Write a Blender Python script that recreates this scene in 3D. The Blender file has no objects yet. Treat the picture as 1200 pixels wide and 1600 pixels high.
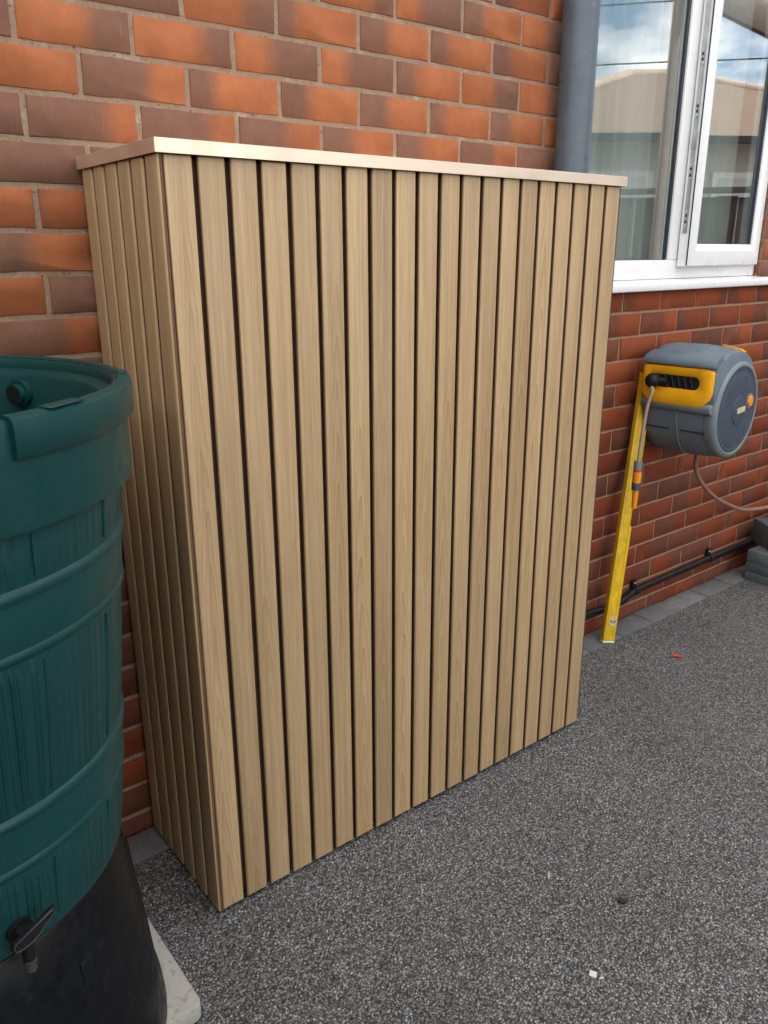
import bpy, bmesh, math, random
from mathutils import Vector, Matrix
R=math.radians; PI=math.pi
random.seed(7)
sc=bpy.context.scene
col=sc.collection

# ---------------------------------------------------------------- camera
CAM=Vector((-.5042,-1.7365,1.417)); YAW,PITCH,ROLL=.6661,-.3138,-.003; FPX=1255.7
_d=Vector((math.sin(YAW)*math.cos(PITCH),math.cos(YAW)*math.cos(PITCH),math.sin(PITCH)))
_r=Vector((math.cos(YAW),-math.sin(YAW),0)); _u=_r.cross(_d)
_r2=_r*math.cos(ROLL)+_u*math.sin(ROLL); _u2=-_r*math.sin(ROLL)+_u*math.cos(ROLL)
cd=bpy.data.cameras.new('camera'); cam=bpy.data.objects.new('camera',cd); col.objects.link(cam)
cam.matrix_world=Matrix(((_r2.x,_u2.x,-_d.x,CAM.x),(_r2.y,_u2.y,-_d.y,CAM.y),(_r2.z,_u2.z,-_d.z,CAM.z),(0,0,0,1)))
cd.sensor_fit='VERTICAL'; cd.sensor_height=36; cd.lens=36*FPX/1600; cd.clip_start=.02; cd.clip_end=2000
sc.camera=cam

# ---------------------------------------------------------------- world, sun, exposure
SUN_EL,SUN_AZ=R(42),R(20)          # azimuth from +Y (behind the house) towards +X
w=bpy.data.worlds.new('World'); sc.world=w; w.use_nodes=True
nt=w.node_tree; nt.nodes.clear()
def N(t,k,**kw):
    n=t.nodes.new(k)
    for a,b in kw.items():
        if a.startswith('i_'): n.inputs[a[2:].replace('_',' ')].default_value=b
        else: setattr(n,a,b)
    return n
out=N(nt,'ShaderNodeOutputWorld'); bg=N(nt,'ShaderNodeBackground'); sky=N(nt,'ShaderNodeTexSky')
sky.sky_type='NISHITA'; sky.sun_disc=False; sky.sun_elevation=SUN_EL; sky.sun_rotation=SUN_AZ; sky.dust_density=.5; sky.air_density=1.0; sky.ozone_density=3.0
tc=N(nt,'ShaderNodeTexCoord'); mp=N(nt,'ShaderNodeMapping'); mp.inputs['Scale'].default_value=(1,1,2.6); mp.inputs['Location'].default_value=(.35,.1,.0)
nz=N(nt,'ShaderNodeTexNoise',i_Scale=2.1,i_Detail=9.,i_Roughness=.55)
rp=N(nt,'ShaderNodeValToRGB'); rp.color_ramp.elements[0].position=.43; rp.color_ramp.elements[1].position=.57
mx=N(nt,'ShaderNodeMixRGB'); mx.inputs[2].default_value=(17.,16.3,15.3,1)
nt.links.new(tc.outputs['Generated'],mp.inputs[0]); nt.links.new(mp.outputs[0],nz.inputs['Vector']); nt.links.new(nz.outputs[0],rp.inputs[0])
nt.links.new(rp.outputs[0],mx.inputs[0]); nt.links.new(sky.outputs[0],mx.inputs[1]); nt.links.new(mx.outputs[0],bg.inputs[0]); nt.links.new(bg.outputs[0],out.inputs[0])
bg.inputs[1].default_value=.13
sl=bpy.data.lights.new('sun','SUN'); sl.energy=3.2; sl.angle=R(.6); sl.color=(1,.95,.87)
so=bpy.data.objects.new('sun',sl); col.objects.link(so)
sdir=Vector((math.sin(SUN_AZ)*math.cos(SUN_EL),math.cos(SUN_AZ)*math.cos(SUN_EL),math.sin(SUN_EL)))
so.rotation_euler=sdir.to_track_quat('Z','Y').to_euler(); so.location=(0,3,9)
sc.view_settings.view_transform='Standard'; sc.view_settings.look='None'; sc.view_settings.gamma=1; sc.view_settings.use_curve_mapping=False
sc.view_settings.exposure=.95

# ---------------------------------------------------------------- projection (only used to rank bricks by visible size)
def proj(x,y,z):
    q=Vector((x,y,z))-CAM; Z=q.dot(_d)
    if Z<.05: return None
    return 600+FPX*q.dot(_r2)/Z, 800-FPX*q.dot(_u2)/Z

# ---------------------------------------------------------------- node material helper
class Mat:
    def __init__(s,name,base=(.5,.5,.5),rough=.6,metal=0,spec=.5,**kw):
        s.m=bpy.data.materials.new(name); s.m.use_nodes=True; s.t=s.m.node_tree
        s.b=s.t.nodes['Principled BSDF']; s.b.inputs['Base Color'].default_value=(*base,1)
        s.b.inputs['Roughness'].default_value=rough; s.b.inputs['Metallic'].default_value=metal; s.b.inputs['Specular IOR Level'].default_value=spec
        s._tc=None
    def coord(s,kind='Object',scale=(1,1,1),loc=(0,0,0),rnd=0):
        if s._tc is None: s._tc=s.t.nodes.new('ShaderNodeTexCoord')
        if kind=='World':
            g=s.t.nodes.new('ShaderNodeNewGeometry'); o=g.outputs['Position']
        else: o=s._tc.outputs[kind]
        if rnd:
            oi=s.t.nodes.new('ShaderNodeObjectInfo'); v=s.math('MULTIPLY',oi.outputs['Random'],rnd)
            a=s.t.nodes.new('ShaderNodeVectorMath'); a.operation='ADD'; s.l(o,a.inputs[0]); s.l(v,a.inputs[1]); o=a.outputs[0]
        mp=s.t.nodes.new('ShaderNodeMapping'); mp.inputs['Scale'].default_value=scale; mp.inputs['Location'].default_value=loc
        s.l(o,mp.inputs[0]); return mp.outputs[0]
    def l(s,a,b):
        if isinstance(a,(int,float)): b.default_value=a
        elif isinstance(a,tuple): b.default_value=(*a,1) if len(a)==3 else a
        else: s.t.links.new(a,b)
    def noise(s,vec,scale=5,detail=4,rough=.5,dist=0,out=0):
        n=s.t.nodes.new('ShaderNodeTexNoise'); n.inputs['Scale'].default_value=scale; n.inputs['Detail'].default_value=detail; n.inputs['Roughness'].default_value=rough; n.inputs['Distortion'].default_value=dist
        s.l(vec,n.inputs['Vector']); return n.outputs[out]
    def voro(s,vec,scale=5,feature='F1',out='Distance',rand=1):
        n=s.t.nodes.new('ShaderNodeTexVoronoi'); n.feature=feature; n.inputs['Scale'].default_value=scale; n.inputs['Randomness'].default_value=rand
        s.l(vec,n.inputs['Vector']); return n.outputs[out]
    def ramp(s,f,*st,interp='LINEAR'):
        n=s.t.nodes.new('ShaderNodeValToRGB'); n.color_ramp.interpolation=interp; e=n.color_ramp.elements
        while len(e)<len(st): e.new(.5)
        for q,(p,c) in zip(e,st): q.position=p; q.color=(c,c,c,1) if isinstance(c,(int,float)) else (*c,1)
        s.l(f,n.inputs[0]); return n.outputs[0]
    def math(s,op,a,b=0,c=None):
        n=s.t.nodes.new('ShaderNodeMath'); n.operation=op; s.l(a,n.inputs[0]); s.l(b,n.inputs[1])
        if c is not None: s.l(c,n.inputs[2])
        return n.outputs[0]
    def mix(s,f,a,b,blend='MIX'):
        n=s.t.nodes.new('ShaderNodeMixRGB'); n.blend_type=blend; s.l(f,n.inputs[0]); s.l(a,n.inputs[1]); s.l(b,n.inputs[2]); return n.outputs[0]
    def sep(s,v):
        n=s.t.nodes.new('ShaderNodeSeparateXYZ'); s.l(v,n.inputs[0]); return n.outputs
    def comb(s,x,y,z):
        n=s.t.nodes.new('ShaderNodeCombineXYZ'); s.l(x,n.inputs[0]); s.l(y,n.inputs[1]); s.l(z,n.inputs[2]); return n.outputs[0]
    def smooth(s,v,a,b):
        n=s.t.nodes.new('ShaderNodeMapRange'); n.interpolation_type='SMOOTHSTEP'; s.l(v,n.inputs[0]); s.l(a,n.inputs[1]); s.l(b,n.inputs[2]); return n.outputs[0]
    def color(s,c): s.l(c,s.b.inputs['Base Color']); return s
    def rough(s,c): s.l(c,s.b.inputs['Roughness']); return s
    def bump(s,h,strength=.3,dist=.002):
        n=s.t.nodes.new('ShaderNodeBump'); n.inputs['Strength'].default_value=strength; n.inputs['Distance'].default_value=dist
        s.l(h,n.inputs['Height']); s.l(n.outputs[0],s.b.inputs['Normal']); return s

def worn(name,base,rough=.5,var=.25,scale=12,bumpd=.0004,metal=0,spec=.5,dust=None):
    """plain painted / moulded surface with uneven tone, fine relief and a little dust"""
    M=Mat(name,base,rough,metal,spec); v=M.coord('World')
    a=M.noise(v,scale,6,.6); c=M.mix(1,base,M.ramp(a,(.3,1-var),(.7,1+var*.6)),'MULTIPLY')
    if dust:
        c=M.mix(M.ramp(M.noise(v,scale*3,8,.7),(.56,0.),(.75,dust[1])),c,dust[0])
    M.color(c); M.rough(M.ramp(M.noise(v,scale*4,5),(.3,max(0,rough-.1)),(.7,min(1,rough+.14))))
    M.bump(M.noise(v,260,3),.25,bumpd); return M.m

# ---- brick: colour from a per-brick value (dark patch position / side / tone)
def brick_mat(name,attr):
    M=Mat(name,rough=.82,spec=.25); wv=M.coord('World')
    if attr:
        n=M.t.nodes.new('ShaderNodeAttribute'); n.attribute_name='tone'; src=n.outputs['Color']
    else:
        n=M.t.nodes.new('ShaderNodeObjectInfo'); src=n.outputs['Color']
    sp=M.sep(src); uv=M.sep(M.coord('UV'))
    wob=M.noise(wv,22,4,.6); u=M.math('ADD',uv[0],M.math('MULTIPLY',M.math('SUBTRACT',wob,.5),.22))
    dl=M.math('SUBTRACT',1,M.smooth(u,M.math('SUBTRACT',sp[0],.14),M.math('ADD',sp[0],.14)))
    dr=M.smooth(u,M.math('SUBTRACT',sp[0],.14),M.math('ADD',sp[0],.14))
    dm=M.mix(M.math('GREATER_THAN',sp[1],.5),dl,dr)
    org=M.mix(sp[2],(.375,.128,.050),(.26,.074,.031))
    org=M.mix(1,org,M.ramp(M.noise(wv,14,5,.6),(.25,.78),(.75,1.18)),'MULTIPLY')
    low=M.smooth(M.sep(wv)[2],1.32,1.02); rgt=M.smooth(M.sep(wv)[0],.9,1.4); shade_mask=M.math('MAXIMUM',low,M.math('MULTIPLY',rgt,M.smooth(M.sep(wv)[2],1.36,1.30)))  # darker, redder mix: shade on lower and right wall painted into brick colour
    org=M.mix(shade_mask,org,M.mix(sp[2],(.27,.062,.019),(.135,.028,.012)))
    drk=M.mix(M.noise(wv,30,3),(.135,.066,.045),(.205,.105,.072)); drk=M.mix(shade_mask,drk,M.mix(M.noise(wv,26,3),(.075,.028,.018),(.130,.056,.036)))
    c=M.mix(M.math('MULTIPLY',dm,M.math('SUBTRACT',.92,M.math('MULTIPLY',shade_mask,.22))),org,drk)
    st=M.noise(M.coord('World',(190,190,16)),1,4,.6)                       # vertical drag marks
    c=M.mix(M.ramp(st,(.62,0.),(.8,.3)),c,(.42,.26,.2))
    c=M.mix(M.ramp(M.noise(wv,170,3,.6),(.24,.4),(.33,0.)),c,(.09,.045,.035))
    sv=M.noise(M.coord('World',(420,420,30)),1,3,.6); c=M.mix(M.ramp(sv,(.62,0.),(.80,.16)),c,(.50,.33,.26))
    sm=M.ramp(M.noise(wv,9,6,.7,.6),(.66,0.),(.8,.35)); c=M.mix(sm,c,(.46,.36,.3))
    M.color(c)
    h=M.math('ADD',M.math('MULTIPLY',M.noise(wv,130,5,.65),.6),M.math('MULTIPLY',st,.5)); M.bump(h,.55,.0022)
    return M.m
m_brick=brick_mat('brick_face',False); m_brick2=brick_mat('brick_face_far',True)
def mortar_mat():
    M=Mat('mortar',rough=.95,spec=.1); v=M.coord('World')
    c=M.mix(M.noise(v,60,6,.7),(.27,.175,.115),(.44,.31,.22))
    c=M.mix(M.ramp(M.noise(v,16,4,.7),(.55,0.),(.7,.6)),c,(.56,.47,.39))
    c=M.mix(M.ramp(M.noise(v,190,2,.5),(.25,.9),(.36,0.)),c,(.06,.045,.04))
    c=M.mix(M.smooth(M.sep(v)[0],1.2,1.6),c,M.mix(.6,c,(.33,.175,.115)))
    M.color(c); M.bump(M.noise(v,210,5,.75),.9,.005); return M.m
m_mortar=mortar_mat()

def slat_mat(name,base,dark,light,seedoff=0):
    M=Mat(name,rough=.45,spec=.45)
    v=M.coord('Object',(1,1,1),rnd=37.); s=M.sep(M.coord('Object'))
    oi=M.t.nodes.new('ShaderNodeObjectInfo'); rnd=oi.outputs['Random']
    fine=M.noise(M.coord('Object',(520,520,16),rnd=31.),1,5,.75)
    mid=M.noise(M.coord('Object',(130,130,2.2),rnd=17.),1,4,.6,.4)
    # cathedral arches: parabolic contours along the slat
    ax=M.math('ABSOLUTE',M.math('ADD',s[0],M.math('MULTIPLY',M.math('SUBTRACT',M.noise(M.coord('Object',(1,1,1.6),rnd=9.),1,2),.5),.03)))
    arch=M.math('ADD',M.math('MULTIPLY',s[2],8.),M.math('MULTIPLY',M.math('POWER',M.math('MULTIPLY',ax,58.),1.35),1.7))
    arch=M.math('ADD',arch,M.math('MULTIPLY',M.noise(M.coord('Object',(40,40,3),rnd=5.),1,3),2.2))
    arch=M.math('ADD',arch,M.math('MULTIPLY',rnd,23.))
    wv=M.ramp(M.math('FRACT',arch),(.0,.0),(.5,.12),(.86,.55),(.965,1.),(1.,0.))
    zone=M.ramp(M.noise(M.coord('Object',(.01,.01,1.1),rnd=53.),1,1),(.46,0.),(.56,1.))
    edge=M.ramp(M.math('MULTIPLY',ax,40.),(.45,1.),(.85,0.))
    wv=M.math('MULTIPLY',M.math('MULTIPLY',wv,zone),edge)
    c=M.mix(M.ramp(fine,(.30,0.),(.70,1.)),dark,light); c=M.mix(.50,c,base); lt=M.noise(M.coord('Object',(210,210,3.5),rnd=71.),1,4,.65); c=M.mix(M.ramp(lt,(.52,0.),(.68,.45)),c,light)
    c=M.mix(M.ramp(mid,(.38,.0),(.68,.55)),c,dark)
    c=M.mix(M.math('MULTIPLY',wv,.95),c,dark)
    c=M.mix(1,c,M.ramp(rnd,(0.,.88),(1.,1.09)),'MULTIPLY')
    M.color(c); M.rough(M.ramp(fine,(.3,.38),(.7,.56)))
    M.bump(M.math('ADD',fine,M.math('MULTIPLY',wv,.3)),.35,.0005); return M.m
m_slat=slat_mat('oak_effect_slat',(.455,.315,.165),(.28,.175,.084),(.585,.42,.24))

def gravel_mat():
    M=Mat('resin_bound_gravel',rough=.55,spec=.4); v=M.coord('World')
    # warped cells so that stones are not perfect polygons
    wn=M.t.nodes.new('ShaderNodeVectorMath'); wn.operation='MULTIPLY_ADD'
    M.l(M.noise(v,230,2,.5,0,1),wn.inputs[0]); wn.inputs[1].default_value=(.0040,.0040,.0); M.l(v,wn.inputs[2]); v2=wn.outputs[0]
    cell=M.t.nodes.new('ShaderNodeTexVoronoi'); cell.inputs['Scale'].default_value=195; M.l(v2,cell.inputs['Vector'])
    cell2=M.t.nodes.new('ShaderNodeTexVoronoi'); cell2.inputs['Scale'].default_value=340; M.l(v2,cell2.inputs['Vector'])
    r=M.sep(cell.outputs['Color']); r2=M.sep(cell2.outputs['Color'])
    g=M.ramp(r[0],(0.,.09),(.25,.14),(.55,.205),(.82,.29),(1.,.48))
    g2=M.ramp(r2[0],(0.,.05),(.5,.16),(1.,.48))
    c=M.mix(M.ramp(r[1],(.45,0.),(.55,1.)),g,g2)
    c=M.mix(1,c,M.mix(r[2],(1.05,1.0,.94),(.96,.99,1.03)),'MULTIPLY')
    gap=M.ramp(cell.outputs['Distance'],(.30,1.),(.66,.30)); c=M.mix(1,c,gap,'MULTIPLY')
    big=M.noise(v,2.2,5,.6); c=M.mix(1,c,M.ramp(big,(.3,.86),(.7,1.12)),'MULTIPLY')
    M.color(c); M.rough(M.ramp(r[2],(0.,.38),(1.,.8)))
    h=M.math('SUBTRACT',M.math('MULTIPLY',r[1],.7),M.math('MULTIPLY',cell.outputs['Distance'],1.3))
    M.bump(h,.75,.004); return M.m
m_gravel=gravel_mat()
def stone_mat(name,a,b,sc_=30,rough=.85,bd=.0015,spot=None,rnd=0):
    M=Mat(name,rough=rough,spec=.25); v=M.coord('World')
    c=M.mix(M.noise(v,sc_,7,.7),a,b); c=M.mix(M.ramp(M.noise(v,sc_*9,3),(.3,.5),(.45,0.)),c,tuple(x*.5 for x in a))
    if spot: c=M.mix(M.ramp(M.noise(v,sc_*.35,5,.7),(.52,0.),(.68,.7)),c,spot)
    if rnd:
        oi=M.t.nodes.new('ShaderNodeObjectInfo'); c=M.mix(1,c,M.ramp(oi.outputs['Random'],(0.,1-rnd),(1.,1+rnd)),'MULTIPLY')
    M.color(c); M.bump(M.noise(v,sc_*12,5,.7),.6,bd); return M.m
m_paver=stone_mat('grey_block_paving',(.115,.112,.115),(.19,.185,.185),25,spot=(.22,.21,.2),rnd=.16)
m_slab=stone_mat('concrete_slab',(.30,.28,.25),(.45,.43,.39),9,spot=(.36,.27,.18))
m_block=stone_mat('charcoal_block',(.075,.098,.105),(.135,.165,.17),22,spot=(.15,.17,.17),rnd=.25)
m_earth=stone_mat('bare_ground',(.14,.13,.12),(.24,.22,.2),2)
m_upvc=worn('white_upvc',(.77,.77,.77),.3,.02,3,.00003,spec=.5)
m_gasket=worn('dark_gasket',(.016,.02,.035),.45,.2)
m_strip=worn('zinc_lock_strip',(.47,.47,.46),.38,.2,30,metal=.75)
m_core=worn('brown_composite_core',(.13,.060,.030),.7,.2,40)
m_screw=worn('steel_screw',(.55,.54,.52),.3,.2,40,metal=1)
m_hole=worn('dark_hole',(.02,.02,.02),.8,.1)
m_trim=worn('champagne_aluminium',(.83,.69,.55),.44,.0,5,.00001,metal=.8)
m_board=worn('dark_brown_board',(.07,.034,.02),.75,.25,20)
m_downpipe=worn('anthracite_plastic_pipe',(.080,.102,.130),.36,.12,9,.0002,dust=((.35,.37,.4),.18))
m_black=worn('black_plastic',(.004,.0045,.0055),.4,.3,14,.0004,spec=.25,dust=((.06,.06,.06),.16))
m_blackm=worn('matt_black_plastic',(.008,.008,.009),.55,.3,24,.0008,spec=.3)
def brushed():
    M=Mat('tap_edge_plastic',(.05,.05,.05),.4); return M.m
m_edge=brushed()
m_reel=worn('grey_moulded_plastic',(.125,.165,.20),.5,.12,14,.0003,dust=((.30,.32,.34),.22))
m_reel2=worn('light_grey_moulded_plastic',(.16,.19,.205),.48,.12,14,.0003,dust=((.32,.33,.34),.25))
m_disc=worn('slate_plastic_disc',(.045,.063,.09),.5,.12,10,.0002,dust=((.2,.21,.23),.18))
m_yel=worn('yellow_plastic',(.90,.42,.006),.4,.08,16,.0002,dust=((.5,.35,.1),.2))
m_yel2=worn('scuffed_yellow_paint',(.70,.43,.010),.42,.22,30,.0002,dust=((.09,.07,.03),.8))
m_org=worn('orange_plastic',(.85,.27,.01),.35,.05)
m_cream=worn('cream_label',(.50,.47,.30),.5,.08)
m_red=worn('red_plastic',(.6,.03,.015),.4,.1)
m_hose=worn('beige_hose',(.33,.26,.20),.42,.12,30)
m_hose2=worn('brown_hose',(.25,.13,.095),.42,.12,30)
m_cable=worn('black_conduit',(.005,.005,.006),.5,.2,30,spec=.3)
m_paper=worn('white_scrap',(.7,.7,.7),.8,.1)
m_scrapk=worn('black_scrap',(.012,.012,.014),.5,.2)
m_straw=worn('pale_straw',(.40,.38,.33),.8,.1)
m_tube=worn('beige_painted_tube',(.52,.44,.38),.4,.08)
m_tubek=worn('brown_seal',(.09,.03,.025),.5,.1)
def butt_mat():
    M=Mat('green_barrel_plastic',rough=.42,spec=.35); v=M.coord('World')
    o=M.coord('Object'); s=M.sep(o)
    ang=M.math('ARCTAN2',s[1],s[0]); cyl=M.comb(M.math('MULTIPLY',ang,.33),0.,s[2])
    base=M.mix(M.noise(v,5,4),(.0020,.037,.038),(.0040,.055,.053))
    base=M.mix(M.ramp(M.noise(v,34,8,.72),(.60,0.),(.8,.14)),base,(.12,.17,.16))
    sc_=M.noise(M.coord('World',(1,1,1)),420,2); base=M.mix(M.ramp(sc_,(.76,0.),(.8,.35)),base,(.3,.36,.36))
    M.color(base); M.rough(M.ramp(M.noise(v,22,5),(.3,.34),(.7,.58)))
    # embossed timber grain only on the staves (vertex attribute 'grain')
    a=M.t.nodes.new('ShaderNodeAttribute'); a.attribute_name='grain'; gm=M.sep(a.outputs['Color'])[0]
    mp=M.t.nodes.new('ShaderNodeMapping'); mp.inputs['Scale'].default_value=(75,1,2.6); M.l(cyl,mp.inputs[0])
    cs=M.sep(cyl); wobn=M.noise(mp.outputs[0],.12,3,.55); ln=M.math('ADD',M.math('MULTIPLY',cs[0],430.),M.math('MULTIPLY',wobn,34.))
    g=M.math('ADD',M.math('MULTIPLY',M.math('SINE',ln),.5),.5); g=M.math('MULTIPLY',g,M.ramp(M.noise(mp.outputs[0],1,2),(.3,.35),(.6,1.)))
    mp2=M.t.nodes.new('ShaderNodeMapping'); mp2.inputs['Scale'].default_value=(8,1,.8); mp2.inputs['Location'].default_value=(4.3,0,1.); M.l(cyl,mp2.inputs[0])
    on=M.ramp(M.noise(mp2.outputs[0],1,2),(.36,.45),(.50,1.))
    h=M.math('MULTIPLY',M.math('MULTIPLY',g,gm),on)
    h=M.math('ADD',h,M.math('MULTIPLY',M.noise(v,120,3),.12)); M.bump(h,1.,.0042)
    return M.m
m_butt=butt_mat()
def glass():
    M=Mat('window_glass',(1,1,1),0.0); t=M.t; t.nodes.remove(M.b)
    o=t.nodes['Material Output']; tr=t.nodes.new('ShaderNodeBsdfTransparent'); gl=t.nodes.new('ShaderNodeBsdfGlossy'); gl.inputs['Roughness'].default_value=.004
    tr.inputs[0].default_value=(.90,.93,.92,1)
    fr=t.nodes.new('ShaderNodeFresnel'); fr.inputs['IOR'].default_value=1.52
    n=t.nodes.new('ShaderNodeBump'); n.inputs['Strength'].default_value=.03; n.inputs['Distance'].default_value=.002
    M.l(M.noise(M.coord('World'),3.,2),n.inputs['Height']); t.links.new(n.outputs[0],gl.inputs['Normal'])
    gb=t.nodes.new('ShaderNodeNewGeometry'); io=M.math('ADD',1.52,M.math('MULTIPLY',gb.outputs['Backfacing'],1/1.52-1.52)); t.links.new(io,fr.inputs['IOR'])
    m_=M.math('MINIMUM',M.math('MULTIPLY',fr.outputs[0],3.4),1.)     # both faces of the pane, four reflecting surfaces of a double-glazed unit
    mx_=t.nodes.new('ShaderNodeMixShader'); M.l(m_,mx_.inputs[0]); t.links.new(tr.outputs[0],mx_.inputs[1]); t.links.new(gl.outputs[0],mx_.inputs[2]); t.links.new(mx_.outputs[0],o.inputs[0])
    return M.m
m_glass=glass()
def curtain_mat():
    M=Mat('pale_curtain',(.50,.53,.51),.9,spec=.1); M.b.inputs['Transmission Weight'].default_value=0
    M.bump(M.noise(M.coord('World',(300,300,300)),1,2),.2,.0005); return M.m
m_curtain=curtain_mat()
m_curtain2=worn('net_curtain_pane',(.55,.57,.57),.3,.1,6)
m_room=worn('dim_room_paint',(.35,.34,.32),.9,.1,3)
def roof_mat():
    M=Mat('brown_roof_tiles',rough=.85,spec=.2); v=M.coord('World')
    z_=M.sep(v)[2]; ln=M.ramp(M.math('FRACT',M.math('MULTIPLY',z_,13.)),(0.,.45),(.16,1.),(1.,.9))
    M.color(M.mix(1,M.mix(M.noise(v,3,8,.7),(.20,.135,.10),(.36,.27,.21)),ln,'MULTIPLY')); return M.m
m_roof=roof_mat()
m_ridge=worn('pale_ridge_tile',(.55,.42,.33),.8,.15,5)
m_render=worn('cream_render',(.62,.60,.56),.9,.08,3)
m_fence=worn('weathered_fence_board',(.07,.064,.058),.85,.25,8,.001)
m_housebrick=worn('plain_brickwork',(.30,.12,.07),.9,.2,8,.001)
m_sack=worn('black_sack_plastic',(.006,.006,.007),.35,.2,12,.0005)
m_water=Mat('dark_water',(.004,.012,.013),.04).m
m_soil=worn('dark_pipe_inside',(.003,.003,.004),.6,.1)

# ---------------------------------------------------------------- geometry helpers
def tag(o,label=None,cat=None,group=None,kind=None):
    if label: o['label']=label
    if cat: o['category']=cat
    if group: o['group']=group
    if kind: o['kind']=kind
    return o
def empty(name,loc=(0,0,0),rz=0):
    o=bpy.data.objects.new(name,None); o.location=loc; o.rotation_euler=(0,0,rz); o.empty_display_size=.1; col.objects.link(o); return o
def link(name,me,mat=None,parent=None,loc=(0,0,0),rot=(0,0,0),smooth=None):
    o=bpy.data.objects.new(name,me); col.objects.link(o); o.location=loc; o.rotation_euler=rot
    if mat is not None and not me.materials: me.materials.append(mat)
    if parent: o.parent=parent
    if smooth is not None:
        for p in me.polygons: p.use_smooth=True
        me.set_sharp_from_angle(angle=R(smooth))
    return o
def bm_obj(name,bm,mat=None,parent=None,loc=(0,0,0),rot=(0,0,0),smooth=None):
    bmesh.ops.recalc_face_normals(bm,faces=bm.faces)
    me=bpy.data.meshes.new(name); bm.to_mesh(me); bm.free(); return link(name,me,mat,parent,loc,rot,smooth)
def bev(bm,r,seg=2,geom=None,angle=30):
    if r<=0: return
    es=[e for e in (geom or bm.edges) if len(e.link_faces)==2 and e.calc_face_angle(0)>R(angle)]
    bmesh.ops.bevel(bm,geom=es,offset=r,segments=seg,profile=.5,affect='EDGES',clamp_overlap=True)
def add_box(bm,lo,hi,mat=None):
    x0,y0,z0=lo;x1,y1,z1=hi
    vs=[bm.verts.new(p) for p in ((x0,y0,z0),(x1,y0,z0),(x1,y1,z0),(x0,y1,z0),(x0,y0,z1),(x1,y0,z1),(x1,y1,z1),(x0,y1,z1))]
    if mat is not None:
        for v in vs: v.co=mat@v.co
    for f in ((0,1,2,3),(7,6,5,4),(0,4,5,1),(1,5,6,2),(2,6,7,3),(3,7,4,0)): bm.faces.new([vs[i] for i in f])
    return vs
def box(name,lo,hi,mat,parent=None,bevel=0,seg=2,loc=(0,0,0),rot=(0,0,0),smooth=35):
    bm=bmesh.new(); add_box(bm,lo,hi); bmesh.ops.recalc_face_normals(bm,faces=bm.faces); bev(bm,bevel,seg)
    return bm_obj(name,bm,mat,parent,loc,rot,smooth if bevel else None)
def tube(bm,pts,r,n=12,caps=True):
    """swept tube along points; r is a number or a list"""
    pts=[Vector(p) for p in pts]; rings=[]; up=None
    for i,p in enumerate(pts):
        t=(pts[min(i+1,len(pts)-1)]-pts[max(i-1,0)]).normalized()
        if up is None:
            a=Vector((0,0,1)) if abs(t.z)<.9 else Vector((1,0,0)); up=t.cross(a).normalized()
        else: up=(up-t*up.dot(t)).normalized()
        b=t.cross(up); rr=r[i] if isinstance(r,(list,tuple)) else r
        rings.append([bm.verts.new(p+(up*math.cos(2*PI*k/n)+b*math.sin(2*PI*k/n))*rr) for k in range(n)])
    for a,b in zip(rings,rings[1:]):
        for k in range(n): bm.faces.new((a[k],a[(k+1)%n],b[(k+1)%n],b[k]))
    if caps: bm.faces.new(rings[0][::-1]); bm.faces.new(rings[-1])
def bez(p,n=24):
    """Catmull-Rom through the points"""
    p=[Vector(q) for q in p]; p=[p[0]*2-p[1]]+p+[p[-1]*2-p[-2]]; out_=[]
    for i in range(1,len(p)-2):
        for k in range(n):
            t=k/n; a,b,c,d=p[i-1:i+3]
            out_.append(.5*((2*b)+(c-a)*t+(2*a-5*b+4*c-d)*t*t+(3*b-a-3*c+d)*t**3))
    out_.append(p[-2]); return out_
def lathe(bm,prof,n=64,a0=0,a1=2*PI,wob=0):
    full=abs(a1-a0-2*PI)<1e-6; m=n if full else n+1; rings=[]
    for r,z in prof:
        rings.append([bm.verts.new((r*math.cos(a0+(a1-a0)*k/n),r*math.sin(a0+(a1-a0)*k/n),z)) for k in range(m)])
    for a,b in zip(rings,rings[1:]):
        for k in range(n if full else n):
            k2=(k+1)%m
            bm.faces.new((a[k],a[k2],b[k2],b[k]))
    return rings
def prism(bm,poly,a,b,axis='y'):
    """poly of (u,v) extruded from a to b; axis y: (u,·,v), x: (·,u,v), z: (u,v,·)"""
    f={'y':lambda u,v,t:(u,t,v),'x':lambda u,v,t:(t,u,v),'z':lambda u,v,t:(u,v,t)}[axis]
    A=[bm.verts.new(f(u,v,a)) for u,v in poly]; B=[bm.verts.new(f(u,v,b)) for u,v in poly]; n=len(poly)
    for k in range(n): bm.faces.new((A[k],A[(k+1)%n],B[(k+1)%n],B[k]))
    bm.faces.new(A[::-1]); bm.faces.new(B); bmesh.ops.recalc_face_normals(bm,faces=bm.faces)

# ================================================================ GROUND
def sheet(name,x0,x1,y0,y1,z,mat,nx=1,ny=1):
    bm=bmesh.new(); bmesh.ops.create_grid(bm,x_segments=nx,y_segments=ny,size=.5)
    for v in bm.verts: v.co=Vector((x0+(v.co.x+.5)*(x1-x0),y0+(v.co.y+.5)*(y1-y0),z))
    return tag(bm_obj(name,bm,mat),kind='structure')
sheet('ground',-300,300,-300,300,-.03,m_earth)
gr_=sheet('resin_gravel_driveway',-4.5,6.5,-5.6,-.108,0,m_gravel,300,160)
for v in gr_.data.vertices:
    v.co.z+=.0016*math.sin(v.co.x*5.1+1.3*v.co.y)+.0010*math.sin(v.co.x*13-v.co.y*11)
m_gritm=stone_mat('loose_grit_stone',(.10,.095,.09),(.46,.43,.39),60)

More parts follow.
